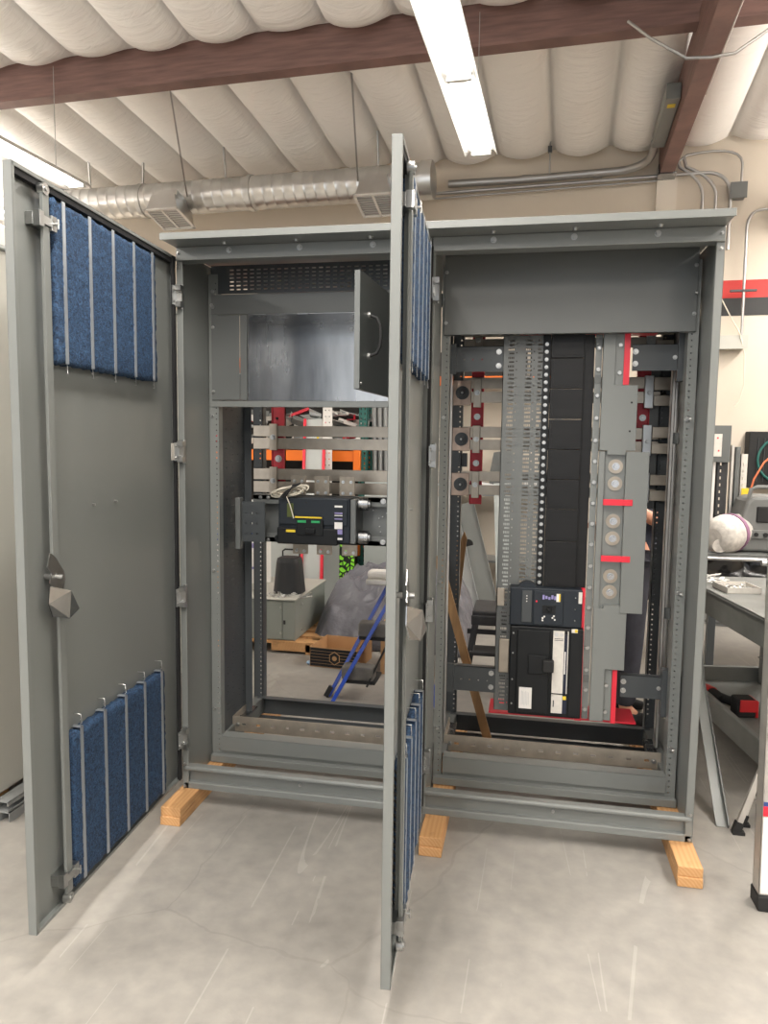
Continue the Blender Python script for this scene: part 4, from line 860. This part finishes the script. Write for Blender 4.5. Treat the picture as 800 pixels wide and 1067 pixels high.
# loose fittings on the rack shelf: light metal parts, each separate
kinds=[]
rnd=random.Random(21)
cols=['clutter','white','pale','pipe','label','paint']
def fitting(i,x,y,z):
    a=rnd.random()*PI; T=Matrix.Translation((x,y,z))@Matrix.Rotation(a,4,'Z')@Matrix.Rotation(rnd.uniform(-.5,.5),4,'X')@Matrix.Rotation(rnd.uniform(-.5,.5),4,'Y')
    w=rnd.uniform(.05,.14); d=rnd.uniform(.03,.07); h=rnd.uniform(.02,.07); mb=MB()
    mb.box(-w,w,-d,-d+.004,0,h,T); mb.box(-w,w,-d,d,0,.004,T)
    if i%2: mb.box(-w,w,d-.004,d,0,h,T)
    o=obj('metal_bracket',mb,cols[i%6] if i%9 else 'redb'); o.name='metal_bracket'
    return o
for i in range(70):
    x=-1.75+1.45*(i%14)/13+rnd.uniform(-.06,.06); row=i//14
    o=fitting(i,x,4.48+.09*row+rnd.uniform(-.02,.02),1.50+.06+.055*row+rnd.uniform(0,.16)*(1 if row>1 else .4))
    tag(o,'one of the loose pale metal brackets piled on the rack shelf above the orange beam','bracket','metal brackets piled on the rack shelf')
t=obj('shelf_box',MB().cbox(-1.78,-1.45,4.40,4.6,.64,.98,.01),'card'); tag(t,'brown carton on the lower shelf of the rack, left side','box')
t=obj('shelf_bag',MB().ball((-1.55,4.48,1.16),.12,12,(1.1,.8,.7)),mat('green_bag',(.25,.45,.08),.6)); tag(t,'green and white bag under the upper orange beam of the rack','bag') 
bpy.data.objects.remove(t)
t=thing('storage_rack','second orange-beamed rack bay high behind the slotted rail of the right cabinet','rack',(1.1,4.6,0))
obj('rack_beam',MB().box(.42,1.75,4.36,4.41,2.17,2.26),'orange',t,bevel=.003); obj('shelf_deck',MB().box(.42,1.75,4.41,4.8,2.24,2.255),'dark',t)
for x in (.40,1.72): obj('upright',MB().box(x,x+.05,4.42,4.47,0,2.9).box(x,x+.05,4.78,4.82,0,2.9),'pipe',t)
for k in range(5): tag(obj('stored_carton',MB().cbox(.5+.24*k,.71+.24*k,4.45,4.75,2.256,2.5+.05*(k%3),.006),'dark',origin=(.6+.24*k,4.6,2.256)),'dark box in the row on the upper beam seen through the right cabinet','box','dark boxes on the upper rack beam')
# grey pipes standing in a bundle right of the rack
for i,x in enumerate((-.06,.0,.06,.12,.19)):
    o=obj('grey_pipe',MB().cyl((x,4.55,0),(x-.09,4.75,2.5),.026,n=14).cyl((x,4.55,.0),(x-.0005,4.5515,.02),.029,n=14),'pipe',origin=(x,4.6,0)); tag(o,'grey pipe standing upright in the bundle right of the rack','pipe','grey pipes right of the rack')
# dark screen of stored panels behind everything on the left half
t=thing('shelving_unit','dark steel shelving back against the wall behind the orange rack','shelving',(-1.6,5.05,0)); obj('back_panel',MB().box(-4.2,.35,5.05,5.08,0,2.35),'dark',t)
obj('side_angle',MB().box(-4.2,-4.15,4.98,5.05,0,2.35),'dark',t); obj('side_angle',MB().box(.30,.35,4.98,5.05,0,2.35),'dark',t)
# sheet metal panels leaning on the wall, seen through the right cabinet
def leaner(label,a,b,w,m,hole=False):
    t=thing('sheet_metal_panel',label,'panel',a); d=(Vector(b)-Vector(a)); 
    obj('sheet',MB().beam(a,b,w,.006,(0,-1,0)),m,t)
    x=d.normalized().cross(Vector((0,-1,0))).normalized()
    for s in (-1,1):
        o_=x*(w/2*s); obj('flange',MB().beam(Vector(a)+o_+Vector((0,-.018,0)),Vector(b)+o_+Vector((0,-.018,0)),.006,.035,(0,-1,0)),m,t)
    if hole:
        c=Vector(a).lerp(Vector(b),.62)+x*(-.05)*(1); obj('cutout',MB().cyl(c+Vector((0,-.012,0)),c+Vector((0,-.006,0)),.05,n=18),'rubber',t)
    return t
leaner('narrow grey sheet metal panel leaning leftmost in the group behind the right cabinet',(1.02,4.0,0.02),(.70,4.5,1.05),.10,'pipe')
leaner('wide grey sheet metal panel with a round cutout leaning behind the right cabinet',(1.14,4.1,0.02),(.84,4.55,1.0),.20,'paint',True)
leaner('tall pale sheet metal panel standing beside the slotted rail, behind the right cabinet',(1.28,4.3,0.2),(1.22,4.5,1.22),.16,'pale')
t=thing('wire_shelf','small shelf of pale fittings against the wall behind the leaning panels','shelf',(1.0,4.8,0))
obj('shelf_board',MB().box(.6,1.7,4.6,5.0,1.08,1.1).box(.6,1.7,4.6,5.0,.4,.42),'pipe',t)
for x in (.6,1.68): obj('post',MB().box(x,x+.02,4.6,4.62,0,1.3).box(x,x+.02,4.98,5.,0,1.3),'pipe',t)
for i in range(14):
    o=fitting(i+1,.72+.07*i,4.66+.03*(i%3),1.13+.03*(i%2)); tag(o,'one of the pale brackets lying on the small shelf behind the leaning panels','bracket','brackets on the small shelf')
tag(obj('equipment_case',MB().prism([(1.08,1.30),(1.12,1.52),(1.30,1.55),(1.30,1.30)],'y',4.7,4.9).box(1.08,1.30,4.7,4.9,1.101,1.30),'paintd',origin=(1.2,4.8,1.1)),'dark grey case standing on the small shelf behind the right cabinet','case')
# black step stool
t=thing('step_stool','weathered black step stool standing behind the right cabinet','stool',(1.32,2.0,0))
obj('seat',MB().cbox(1.13,1.52,1.86,2.22,.475,.52,.012),'stool',t); obj('skirt',MB().cbox(1.125,1.525,1.85,1.87,.425,.49,.006),'stool',t)
for sx,sy in ((-1,-1),(1,-1),(-1,1),(1,1)): obj('leg',MB().beam((1.325+sx*.24,2.03+sy*.21,0),(1.325+sx*.17,2.03+sy*.15,.47),.035,.045,(0,1,0)),'stool',t)
obj('lower_step',MB().cbox(1.12,1.53,1.80,1.98,.235,.26,.006),'stool',t)
for z,y in ((.10,1.83),(.38,1.87)): obj('stretcher',MB().beam((1.10,y,z),(1.55,y,z),.02,.03),'stool',t)
tag(obj('wood_offcut',MB().box(-.15,.15,-.07,.07,0,.018,Matrix.Translation((1.38,2.85,0))@Matrix.Rotation(.7,4,'Z')),'card',origin=(1.38,2.85,0)),'flat orange-brown board on the floor seen between the legs of the black stool','board')

# ---------------------------------------------------------------- right side: cart, tools, bench
CA=math.radians(8.2); Tc=Matrix.Translation((2.452,1.15,0))@Matrix.Rotation(CA,4,'Z')   # local x to the right, y away
t=thing('utility_cart','grey moulded utility cart with two deep shelves and casters, right of the cabinets','cart',(2.452,1.15,0))
def cb(mb,*a): return mb.cbox(*a,.008,Tc)
mb=MB(); 
for z0,z1 in ((.70,.83),(.16,.28)):
    mb2=MB()
    for a in ((0,.03,-.62,.62),(.58,.61,-.62,.62),(0,.61,-.62,-.59),(0,.61,.59,.62)): cb(mb2,a[0],a[1],a[2],a[3],z0,z1)
    if z0>.5: cb(mb2,0,.61,-.62,.62,z1-.03,z1)
    else: cb(mb2,0.02,.59,-.6,.6,z0+.0,z0+.03)
    obj('shelf_tray',mb2,'cart',t)
for x,y in ((.03,-.58),(.03,.50),(.50,-.58),(.50,.50)):
    mb2=MB(); cb(mb2,x,x+.08,y,y+.08,.18,.74); 
    for z in (.34,.44,.54,.64): cb(mb2,x-.006,x+.086,y-.006,y+.086,z,z+.012)
    obj('corner_post',mb2,'cart',t)
for x,y in ((.08,-.5),(.08,.5),(.52,-.5),(.52,.5)):
    obj('caster',MB().cyl(Tc@Vector((x-.015,y,.05)),Tc@Vector((x+.02,y,.05)),.05,n=20).box(x-.03,x+.035,y-.02,y+.03,.09,.17,Tc),'rubber',t,bevel=.002)
def onc(x,y,z): return Tc@Vector((x,y,z))
mb=MB(); rnd=random.Random(5)
for k in range(26):
    x=rnd.uniform(.05,.20); y=rnd.uniform(.30,.55); a=rnd.random()*3; l=.05; p=onc(x,y,.836+.02*rnd.random()); mb.beam(p,p+Vector((l*cos(a),l*sin(a),.008)),.012,.003)
tag(obj('paper_scraps',mb,'white',origin=onc(.12,.4,.83)),'heap of white wrappers and scraps on the cart top next to the cabinet','scraps',kind='stuff')
t=thing('hardware_tray','clear plastic tray of small screws on the cart top','tray',onc(.17,.17,.83))
tr=MB()
for a in ((.08,.26,.08,.084,.832,.862),(.08,.26,.27,.274,.832,.862),(.08,.084,.08,.274,.832,.862),(.256,.26,.08,.274,.832,.862),(.08,.26,.08,.274,.831,.834)): tr.box(*a,Tc)
obj('tray_shell',tr,'label',t); mb=MB()
for k in range(90):
    p=onc(rnd.uniform(.09,.245),rnd.uniform(.09,.265),.838+.014*rnd.random()); a=rnd.random()*6; mb.cyl(p,p+Vector((.014*cos(a),.014*sin(a),.003)),.003,n=5)
o=obj('screws',mb,'zinc',t); o['kind']='stuff'
# cordless driver standing on its battery
t=thing('cordless_driver','red and black cordless driver standing on its battery on the cart top','power tool',onc(.30,-.05,.83))
obj('battery',MB().cbox(.235,.37,-.13,-.03,.831,.885,.008,Tc),'rubber',t); obj('battery_shell',MB().cbox(.24,.366,-.134,-.128,.856,.886,.003,Tc),'redtool',t)
obj('grip',MB().tube([onc(.30,-.08,.88),onc(.295,-.08,.94),onc(.285,-.08,1.0)],[.026,.022,.026],12),'rubber',t)
obj('motor_housing',MB().tube([onc(.22,-.08,1.025),onc(.25,-.08,1.028),onc(.36,-.08,1.03),onc(.38,-.08,1.03)],[.022,.032,.036,.03],14),'redtool',t)
obj('chuck',MB().cyl(onc(.175,-.08,1.024),onc(.222,-.08,1.025),.014,.022),'zinc',t)
# drill lying on the lower shelf
t=thing('cordless_drill','red and black cordless drill lying on the lower shelf of the cart','power tool',onc(.15,.0,.19))
obj('motor_housing',MB().tube([onc(.05,.34,.235),onc(.07,.26,.235),onc(.09,.16,.235),onc(.10,.12,.235)],[.03,.038,.036,.02],14),'rubber',t)
obj('housing_band',MB().tube([onc(.07,.26,.237),onc(.082,.20,.237)],.0392,14),'redtool',t)
obj('grip',MB().tube([onc(.08,.2,.235),onc(.13,.12,.235),onc(.17,.05,.235)],[.03,.024,.03],12),'rubber',t)
obj('battery',MB().cbox(.12,.22,-.04,.06,.192,.29,.012,Tc),'rubber',t); obj('battery_shell',MB().cbox(.214,.226,-.045,.065,.195,.285,.004,Tc).cbox(.13,.22,-.046,-.038,.225,.29,.003,Tc),'redtool',t)
tag(obj('angle_grinder',MB().tube([onc(.04,.50,.24),onc(.05,.44,.27),onc(.06,.38,.28),onc(.07,.36,.25)],[.02,.03,.034,.02],12),'brown',origin=onc(.05,.44,.19)),'brown tool leaning at the left end of the cart lower shelf','power tool')
# bench behind the cart
t=thing('work_bench','dark workbench behind the cart, wrapped underneath in black film','bench',(3.2,2.9,0))
obj('bench_top',MB().cbox(2.62,4.3,2.35,3.3,.865,.895,.004),'paintd',t)
for x in (2.72,4.2):
    for y in (2.45,3.2): obj('leg',MB().box(x,x+.05,y,y+.05,0.35,.865).box(x,x+.05,y,y+.05,0,.35),'frame',t)
obj('front_pipe',MB().cyl((2.62,2.34,.86),(4.3,2.34,.86),.014),'galvp',t)
mb=MB(); nx,nz=40,14; vs=[]
for j in range(nz+1):
    for i in range(nx+1):
        x=2.64+1.6*i/nx; z=.52+.335*j/nz; vs.append((x,2.42+.05*_n.fractal(Vector((x*7,z*9,3)),.8,2,4),z))
mb.add(vs,[(j*(nx+1)+i,j*(nx+1)+i+1,(j+1)*(nx+1)+i+1,(j+1)*(nx+1)+i) for j in range(nz) for i in range(nx)],True); mb.box(2.66,4.2,2.5,3.2,.50,.52)
obj('film_wrap',mb,'wrap',t)
# machine with dusty filter sleeve
t=thing('dust_extractor','grey portable machine with a dusty fabric filter sleeve and purple tape, on bench','machine',(2.95,2.6,.896))
obj('casing',MB().prism([(2.90,.90),(2.88,1.05),(2.93,1.24),(2.97,1.275),(3.3,1.275),(3.4,1.2),(3.4,.90)],'y',2.45,2.85),'toolgrey',t,bevel=.02)
obj('carry_handle',MB().tube([(2.95,2.5,1.26),(2.96,2.5,1.32),(3.0,2.5,1.34),(3.18,2.5,1.34),(3.22,2.5,1.32),(3.24,2.5,1.26)],.014,8),'toolgrey',t)
obj('recess',MB().cbox(2.99,3.12,2.44,2.46,1.10,1.21,.01),'rubber',t); obj('control_panel',MB().cbox(2.95,3.3,2.435,2.46,.99,1.05,.004),'toolgrey',t)
for x in (2.99,3.05,3.12): obj('knob',MB().cyl((x,2.435,1.02),(x,2.42,1.02),.014),'rubber',t)
mb=MB(); a=Vector((2.71,2.36,1.00)); b=Vector((2.93,2.56,1.04)); d=b-a
mb.tube([a-d*.02,a+d*.02,a+d*.2,a+d*.45,a+d*.7,a+d],[.06,.105,.128,.135,.12,.11],20); obj('filter_sleeve',mb,'dust',t)
mb=MB(); mb.tube([a+d*.56,a+d*.68],[.136,.129],20); obj('tape_band',mb,'tape',t)
tag(obj('cloth_roll',MB().tube([(2.74,2.33,.945),(2.76,2.45,.95)],[.045,.05],14),'dust',origin=(2.75,2.39,.896)),'small dusty cloth roll lying under the filter sleeve on bench','roll')
tag(obj('hand_tool',MB().tube([(2.64,2.5,.93),(2.7,2.44,.935),(2.74,2.42,.93)],[.02,.03,.02],10),'toolgrey',origin=(2.68,2.46,.896)),'grey hand tool lying at left end of the bench beside the filter sleeve','tool')
# stock leaning upright behind the bench
defs=[(2.70,.035,.52,1.50,'alu','thin bare metal strip, leftmost of the upright stock on the bench'),
(2.755,.06,.30,1.55,'white','white perforated strip standing under the dark sign panel on bench'),
(2.83,.075,.50,1.66,'stool','dark perforated channel with speckled face in the upright stock'),
(2.895,.022,.4,1.62,'alu','thin bright strip between two dark channels in the upright stock'),
(2.93,.035,.4,1.61,'paintd','slate grey channel in the upright stock on bench'),
(2.975,.045,.4,1.56,'label','cream perforated strip at the right of the upright stock')]
for x,w,zz,zt,m,lab in defs:
    hs=[(w*.3,w*.45,.03+.05*k,.05+.05*k) for k in range(12)] if w>.04 else []
    o=obj('stock_strip',MB().perf((x-w/2,2.75,.896),(1,0,0),(0,0,1),(0,1,0),w,zt-.896,.012,hs).box(x-w/2,x-w/2+.004,2.75,2.78,.896,zt),m,origin=(x,2.76,.896)); tag(o,lab,'metal strip')
o=obj('stock_strip',MB().perf((2.965,2.735,.896),(1,0,0),(0,0,1),(0,1,0),.05,.42,.01,[(.015,.022,.03+.04*k,.045+.04*k) for k in range(9)]),'yellow',origin=(2.98,2.74,.896)); tag(o,'short yellow perforated strip in front of the cream one on bench','metal strip')
t=thing('sign_panel','slate grey plate with a pale printed card, atop the upright stock','plate',(2.73,2.72,1.5))
obj('plate',MB().box(2.60,2.87,2.715,2.72,1.50,1.76).box(2.60,2.74,2.715,2.72,1.40,1.5),'paintd',t); l=obj('printed_card',MB().box(2.735,2.81,2.71,2.714,1.54,1.70),'label',t)
for x,z in ((2.745,1.665),(2.775,1.665),(2.785,1.575)): obj('print_block',MB().box(x,x+.01,2.708,2.71,z,z+.012),'redb',l)
obj('plate_stem',MB().box(2.62,2.66,2.72,2.74,.896,1.5),'paintd',t)
t=thing('wall_fan','black square grille box mounted on the wall behind the bench','fan',rw(3.5,5.1,1.5))
obj('housing',rbox(MB(),3.30,3.85,4.95,5.14,1.22,1.76),'rubber',t,bevel=.01)
obj('guard_ring',MB().tube([rw(3.60+.22*cos(a*PI/12),4.935,1.49+.22*sin(a*PI/12)) for a in range(25)],.012,6),'teal',t)
for k in range(9): obj('guard_wire',MB().tube([rw(3.38+.055*k,4.94,1.28),rw(3.38+.055*k,4.94,1.70)],.004,5),'frame',t)
tag(obj('extension_cord',MB().tube([(2.98,2.72,.905),(3.0,2.78,.95),(3.02,2.8,1.05),(3.03,2.8,1.25),(3.06,2.8,1.38),(3.12,2.8,1.5),(3.22,2.8,1.60),(3.4,2.85,1.72),(3.7,2.95,1.8),(4.1,3.1,1.7),(4.25,3.2,1.2),(4.28,3.2,.90)],.007,6),'cord',origin=(3.0,2.8,.9)),'orange cord rising behind the grey machine on bench','cord')
t=thing('waste_drum','large grey round drum on the floor beyond the cart','drum',(3.35,4.45,0))
mb=MB()
mb.cyl((3.35,4.45,0),(3.35,4.45,.62),.42,n=36); obj('drum_body',mb,'pipe',t)
for z in (.02,.3,.6): obj('hoop',MB().cyl((3.35,4.45,z),(3.35,4.45,z+.02),.43,n=36),'paintd',t)
# leaning channel strut beside the right cabinet
t=thing('steel_channel','grey steel angle leaning diagonally beside the right cabinet, foot on the floor','channel',(2.33,.3,0))
obj('flange',MB().beam((2.335,.30,0),(2.36,.95,.42),.045,.005,(1,0,0)).beam((2.36,.95,.42),(2.395,1.22,.60),.045,.005,(1,0,0)),'paintd',t)
obj('web',MB().beam((2.314,.305,0),(2.338,.96,.44),.006,.05,(1,0,0)).beam((2.338,.96,.44),(2.373,1.22,.62),.006,.05,(1,0,0)),'paint',t)
# aluminium tripod stand
t=thing('folding_stand','bare aluminium folding stand with splayed legs and black foot, right of the cabinets','stand',(2.55,.35,0))
top=Vector((2.66,.42,.88))
for i,(a,b) in enumerate((((2.36,.265,.02),(2.60,.34,.72)),((2.92,.25,.02),(2.70,.34,.72)),((2.66,.62,.02),(2.66,.45,.72)),((2.40,.34,.02),(2.61,.40,.72)))):
    obj('leg',MB().beam(a,b,.022,.016,(0,1,0)),'alu',t); a=Vector(a); d=(Vector(b)-a).normalized(); obj('foot',MB().beam(a-d*.02,a+d*.03,.032,.026,(0,1,0)).box(a.x-.02,a.x+.028,a.y-.02,a.y+.01,0.0,.012),'rubber',t)
obj('hub',MB().cbox(2.58,2.74,.30,.46,.70,.74,.006),'alu',t)
for a,b in (((2.425,.30,.21),(2.62,.31,.08)),((2.44,.29,.20),(2.60,.40,.30)),((2.42,.36,.12),(2.88,.30,.14)),((2.44,.31,.02+.1),(2.66,.58,.14))): obj('brace',MB().beam(a,b,.012,.004,(0,1,0)),'alu',t)
# step ladder foot at the right edge
t=thing('step_ladder','aluminium ladder with white safety label and black shoe, at the right picture edge','ladder',(2.34,-.26,0))
T=Matrix.Translation((2.29,-.27,0))@Matrix.Rotation(math.radians(-3),4,'X')
obj('rail',MB().perf((0,0,.04),(1,0,0),(0,0,1),(0,1,0),.004,.004,.004,[]) if 0 else MB().box(.0,.004,0,.07,.03,1.7,T).box(.0,.03,0,.004,.03,1.7,T).box(.0,.03,.066,.07,.03,1.7,T),'alu',t)
obj('safety_label',MB().box(.004,.030,-.0012,0,.06,.33,T),'white',t); obj('warning_label',MB().box(.003,.022,-.0012,0,.335,.37,T),'redb',t); obj('warning_label',MB().box(.003,.028,-.0012,0,.37,.385,T),'navy',t)
obj('shoe',MB().cbox(-.005,.05,-.012,.08,0,.055,.006,T),'rubber',t)
obj('rail',MB().box(.55,.554,0,.07,.03,1.7,T).box(.52,.554,0,.004,.03,1.7,T),'alu',t); obj('shoe',MB().cbox(.51,.56,-.012,.08,0,.055,.006,T),'rubber',t)
for k in range(5): obj('rung',MB().box(.004,.55,.0,.07,.3+.3*k,.325+.3*k,T),'alu',t)
# left neighbour cabinet
t=thing('steel_cabinet','tall stone-grey steel cabinet at the left picture edge behind the open door','cabinet',(-1.2,.6,.09))
obj('body',MB().box(-1.75,-.72,-.30,1.5,.09,2.385),'door_pale',t,bevel=.004); obj('roof_cap',MB().box(-1.77,-.70,-.32,1.52,2.385,2.40),'pale',t,bevel=.003)
for y in (-.2,.6,1.35):
    pass
tag(obj('timber_block',MB().cbox(-1.85,-.745,-.27,-.16,0,.089,.003),'wood',origin=(-1.2,-.2,0)),'pine block under the stone-grey cabinet at the left edge','timber')
tag(obj('timber_block',MB().cbox(-1.85,-.745,1.3,1.4,0,.089,.003),'wood',origin=(-1.2,1.35,0)),'pine block under the far end of the stone-grey cabinet, mostly hidden','timber')
def channel(label,x0,y0,z0,w,h,L,opn):
    T=Matrix.Translation((x0,y0,z0))@Matrix.Rotation(math.radians(-2),4,'Z'); mb=MB(); k=.003
    mb.box(0,w,0,L,h-k,h,T)
    if opn: mb.box(0,k,0,L,0,h,T).box(0,w,0,L,0,k,T).box(w-k,w,0,L,h*.6,h,T).box(w-k,w,0,L,0,h*.2,T)
    else: mb.box(0,k,0,L,0,h,T).box(w-k,w,0,L,0,h,T)
    o=obj('steel_channel',mb,'pipe',origin=(x0,y0,z0)); tag(o,label,'channel')
channel('grey strut channel on top of the other by the left cabinet foot',-.71,-.30,.042,.07,.045,1.0,True)
channel('grey strut channel lying on the floor under another, at left',-.685,-.30,.0,.05,.041,1.0,False)

# ---------------------------------------------------------------- person bending behind the right cabinet
def skin(name,pts,edges,radii,m,parent,root=0,sub=2):
    me=bpy.data.meshes.new(name); off=world_loc(parent); me.from_pydata([Vector(p)-off for p in pts],edges,[]); o=bpy.data.objects.new(name,me); C.objects.link(o); o.parent=parent
    sm=o.modifiers.new('skin','SKIN'); sm.use_smooth_shade=True
    for i,r_ in enumerate(radii): me.skin_vertices[0].data[i].radius=(r_,r_) if not isinstance(r_,tuple) else r_
    for v in me.skin_vertices[0].data: v.use_root=False
    me.skin_vertices[0].data[root].use_root=True
    ss=o.modifiers.new('sub','SUBSURF'); ss.levels=sub; ss.render_levels=sub
    me.materials.append(M[m]); return o
P=thing('person','person in navy shirt and dark trousers bending over behind the right cabinet','person',(2.03,1.5,0))
B=[(2.04,1.52,.93),(2.13,1.52,1.05),(2.25,1.52,1.16),(2.37,1.52,1.22),(2.47,1.50,1.27),(2.53,1.5,1.30),(2.61,1.49,1.33),(2.69,1.48,1.33),
   (2.05,1.42,.90),(2.06,1.41,.50),(2.045,1.41,.10),(2.12,1.40,.05),(2.05,1.63,.90),(2.0,1.66,.49),(1.99,1.68,.10),(2.07,1.68,.05),
   (2.37,1.36,1.22),(2.20,1.31,1.19),(2.13,1.36,1.19),(2.02,1.40,1.28),(1.97,1.41,1.30),(2.37,1.68,1.22),(2.30,1.75,1.0),(2.15,1.72,1.1),(2.08,1.70,1.14)]
Ed=[(0,1),(1,2),(2,3),(3,4),(4,5),(5,6),(6,7),(0,8),(8,9),(9,10),(10,11),(0,12),(12,13),(13,14),(14,15),(3,16),(16,17),(17,18),(18,19),(19,20),(3,21),(21,22),(22,23),(23,24)]
Rd=[.14,.13,.135,.14,.06,.055,.085,.07,.095,.062,.042,.035,.095,.062,.042,.035,.06,.045,.040,.030,.022,.06,.045,.034,.026]
def tw(p,a=math.radians(68)):
    x,y=p[0]-2.04,p[1]-1.52; return (2.04+x*cos(a)-y*sin(a),1.52+x*sin(a)+y*cos(a),p[2])
B=[tw(p) if i in (1,2,3,4,5,6,7,16,21,22,23,24) else p for i,p in enumerate(B)]
B[16]=(2.27,1.80,1.21); B[17]=(2.24,1.60,1.19); B[18]=(2.17,1.42,1.19)
skin('body',B,Ed,Rd,'skin',P)
skin('shirt',[B[0],B[1],B[2],B[3],B[4],B[16],(2.235,1.60,1.19),B[21],B[22]],[(0,1),(1,2),(2,3),(3,4),(3,5),(5,6),(3,7),(7,8)],[.155,.15,.155,.16,.07,.075,.058,.075,.058],'shirt',P)
skin('trousers',[B[0],B[8],B[9],B[10],B[12],B[13],B[14]],[(0,1),(1,2),(2,3),(0,4),(4,5),(5,6)],[.155,.115,.082,.066,.115,.082,.066],'cloth',P)
for yy,xx in ((1.40,2.05),(1.68,2.0)): obj('shoe',MB().tube([(xx-.06,yy,.045),(xx+.03,yy,.05),(xx+.13,yy,.035),(xx+.19,yy,.03)],[.035,.045,.036,.025],12),'rubber',P)
obj('hair',MB().ball(tw((2.655,1.485,1.36)),.098,16,(1.05,.9,.92)),'hair',P)
for hx,hy,hz,dx in ((1.97,1.41,1.30,-1),(B[24][0],B[24][1],1.14,-1)):
    for k in range(5):
        l=(.065,.072,.075,.068,.05)[k]; yy=hy-.03+.015*k if k<4 else hy-.042
        obj('finger',MB().tube([(hx,yy,hz),(hx-.45*l-.01,yy-(.01 if k==4 else 0),hz+.01),(hx-.8*l-.01,yy-(.02 if k==4 else 0),hz-.004),(hx-l-.01,yy-(.02 if k==4 else 0),hz-.022)],[.009,.0085,.0078,.006],8),'skin',P)
for s in (-1,1): obj('ear',MB().ball(tw((2.64,1.488+s*.088,1.33)),.022,10,(.7,.3,1)),'skin',P)
obj('nose',MB().cyl(tw((2.71,1.48,1.275)),tw((2.735,1.48,1.255)),.016,.008,n=8),'skin',P)
for s in (-1,1): obj('eye',MB().ball(tw((2.728,1.48+s*.03,1.30)),.011,8),'white',P)
obj('mouth',MB().cyl(tw((2.705,1.462,1.248)),tw((2.705,1.498,1.248)),.006),'redtool',P)

# ---------------------------------------------------------------- light, camera
w=bpy.data.worlds.new('w'); bpy.context.scene.world=w; w.use_nodes=True; w.node_tree.nodes['Background'].inputs[0].default_value=(.9,.93,1,1); w.node_tree.nodes['Background'].inputs[1].default_value=.3
yaw,pitch,roll=-.189579753,-.0946486435,.01312895
cy_,sy_=cos(yaw),sin(yaw); f=Vector((sy_*cos(pitch),cy_*cos(pitch),sin(pitch))); r=Vector((cy_,-sy_,0)); u=r.cross(f)
r2=r*cos(roll)+u*sin(roll); u2=-r*sin(roll)+u*cos(roll)
cam=bpy.data.cameras.new('camera'); co=bpy.data.objects.new('camera',cam); C.objects.link(co)
co.matrix_world=Matrix(((r2.x,u2.x,-f.x,1.44724898),(r2.y,u2.y,-f.y,-2.90713405),(r2.z,u2.z,-f.z,1.61081956),(0,0,0,1)))
cam.sensor_fit='VERTICAL'; cam.sensor_height=24; cam.lens=24*766.863/1067; cam.clip_start=.05
sc=bpy.context.scene; sc.camera=co
sc.view_settings.view_transform='Standard'; sc.view_settings.look='None'; sc.view_settings.gamma=1; sc.view_settings.use_curve_mapping=False
sc.view_settings.exposure=0.62
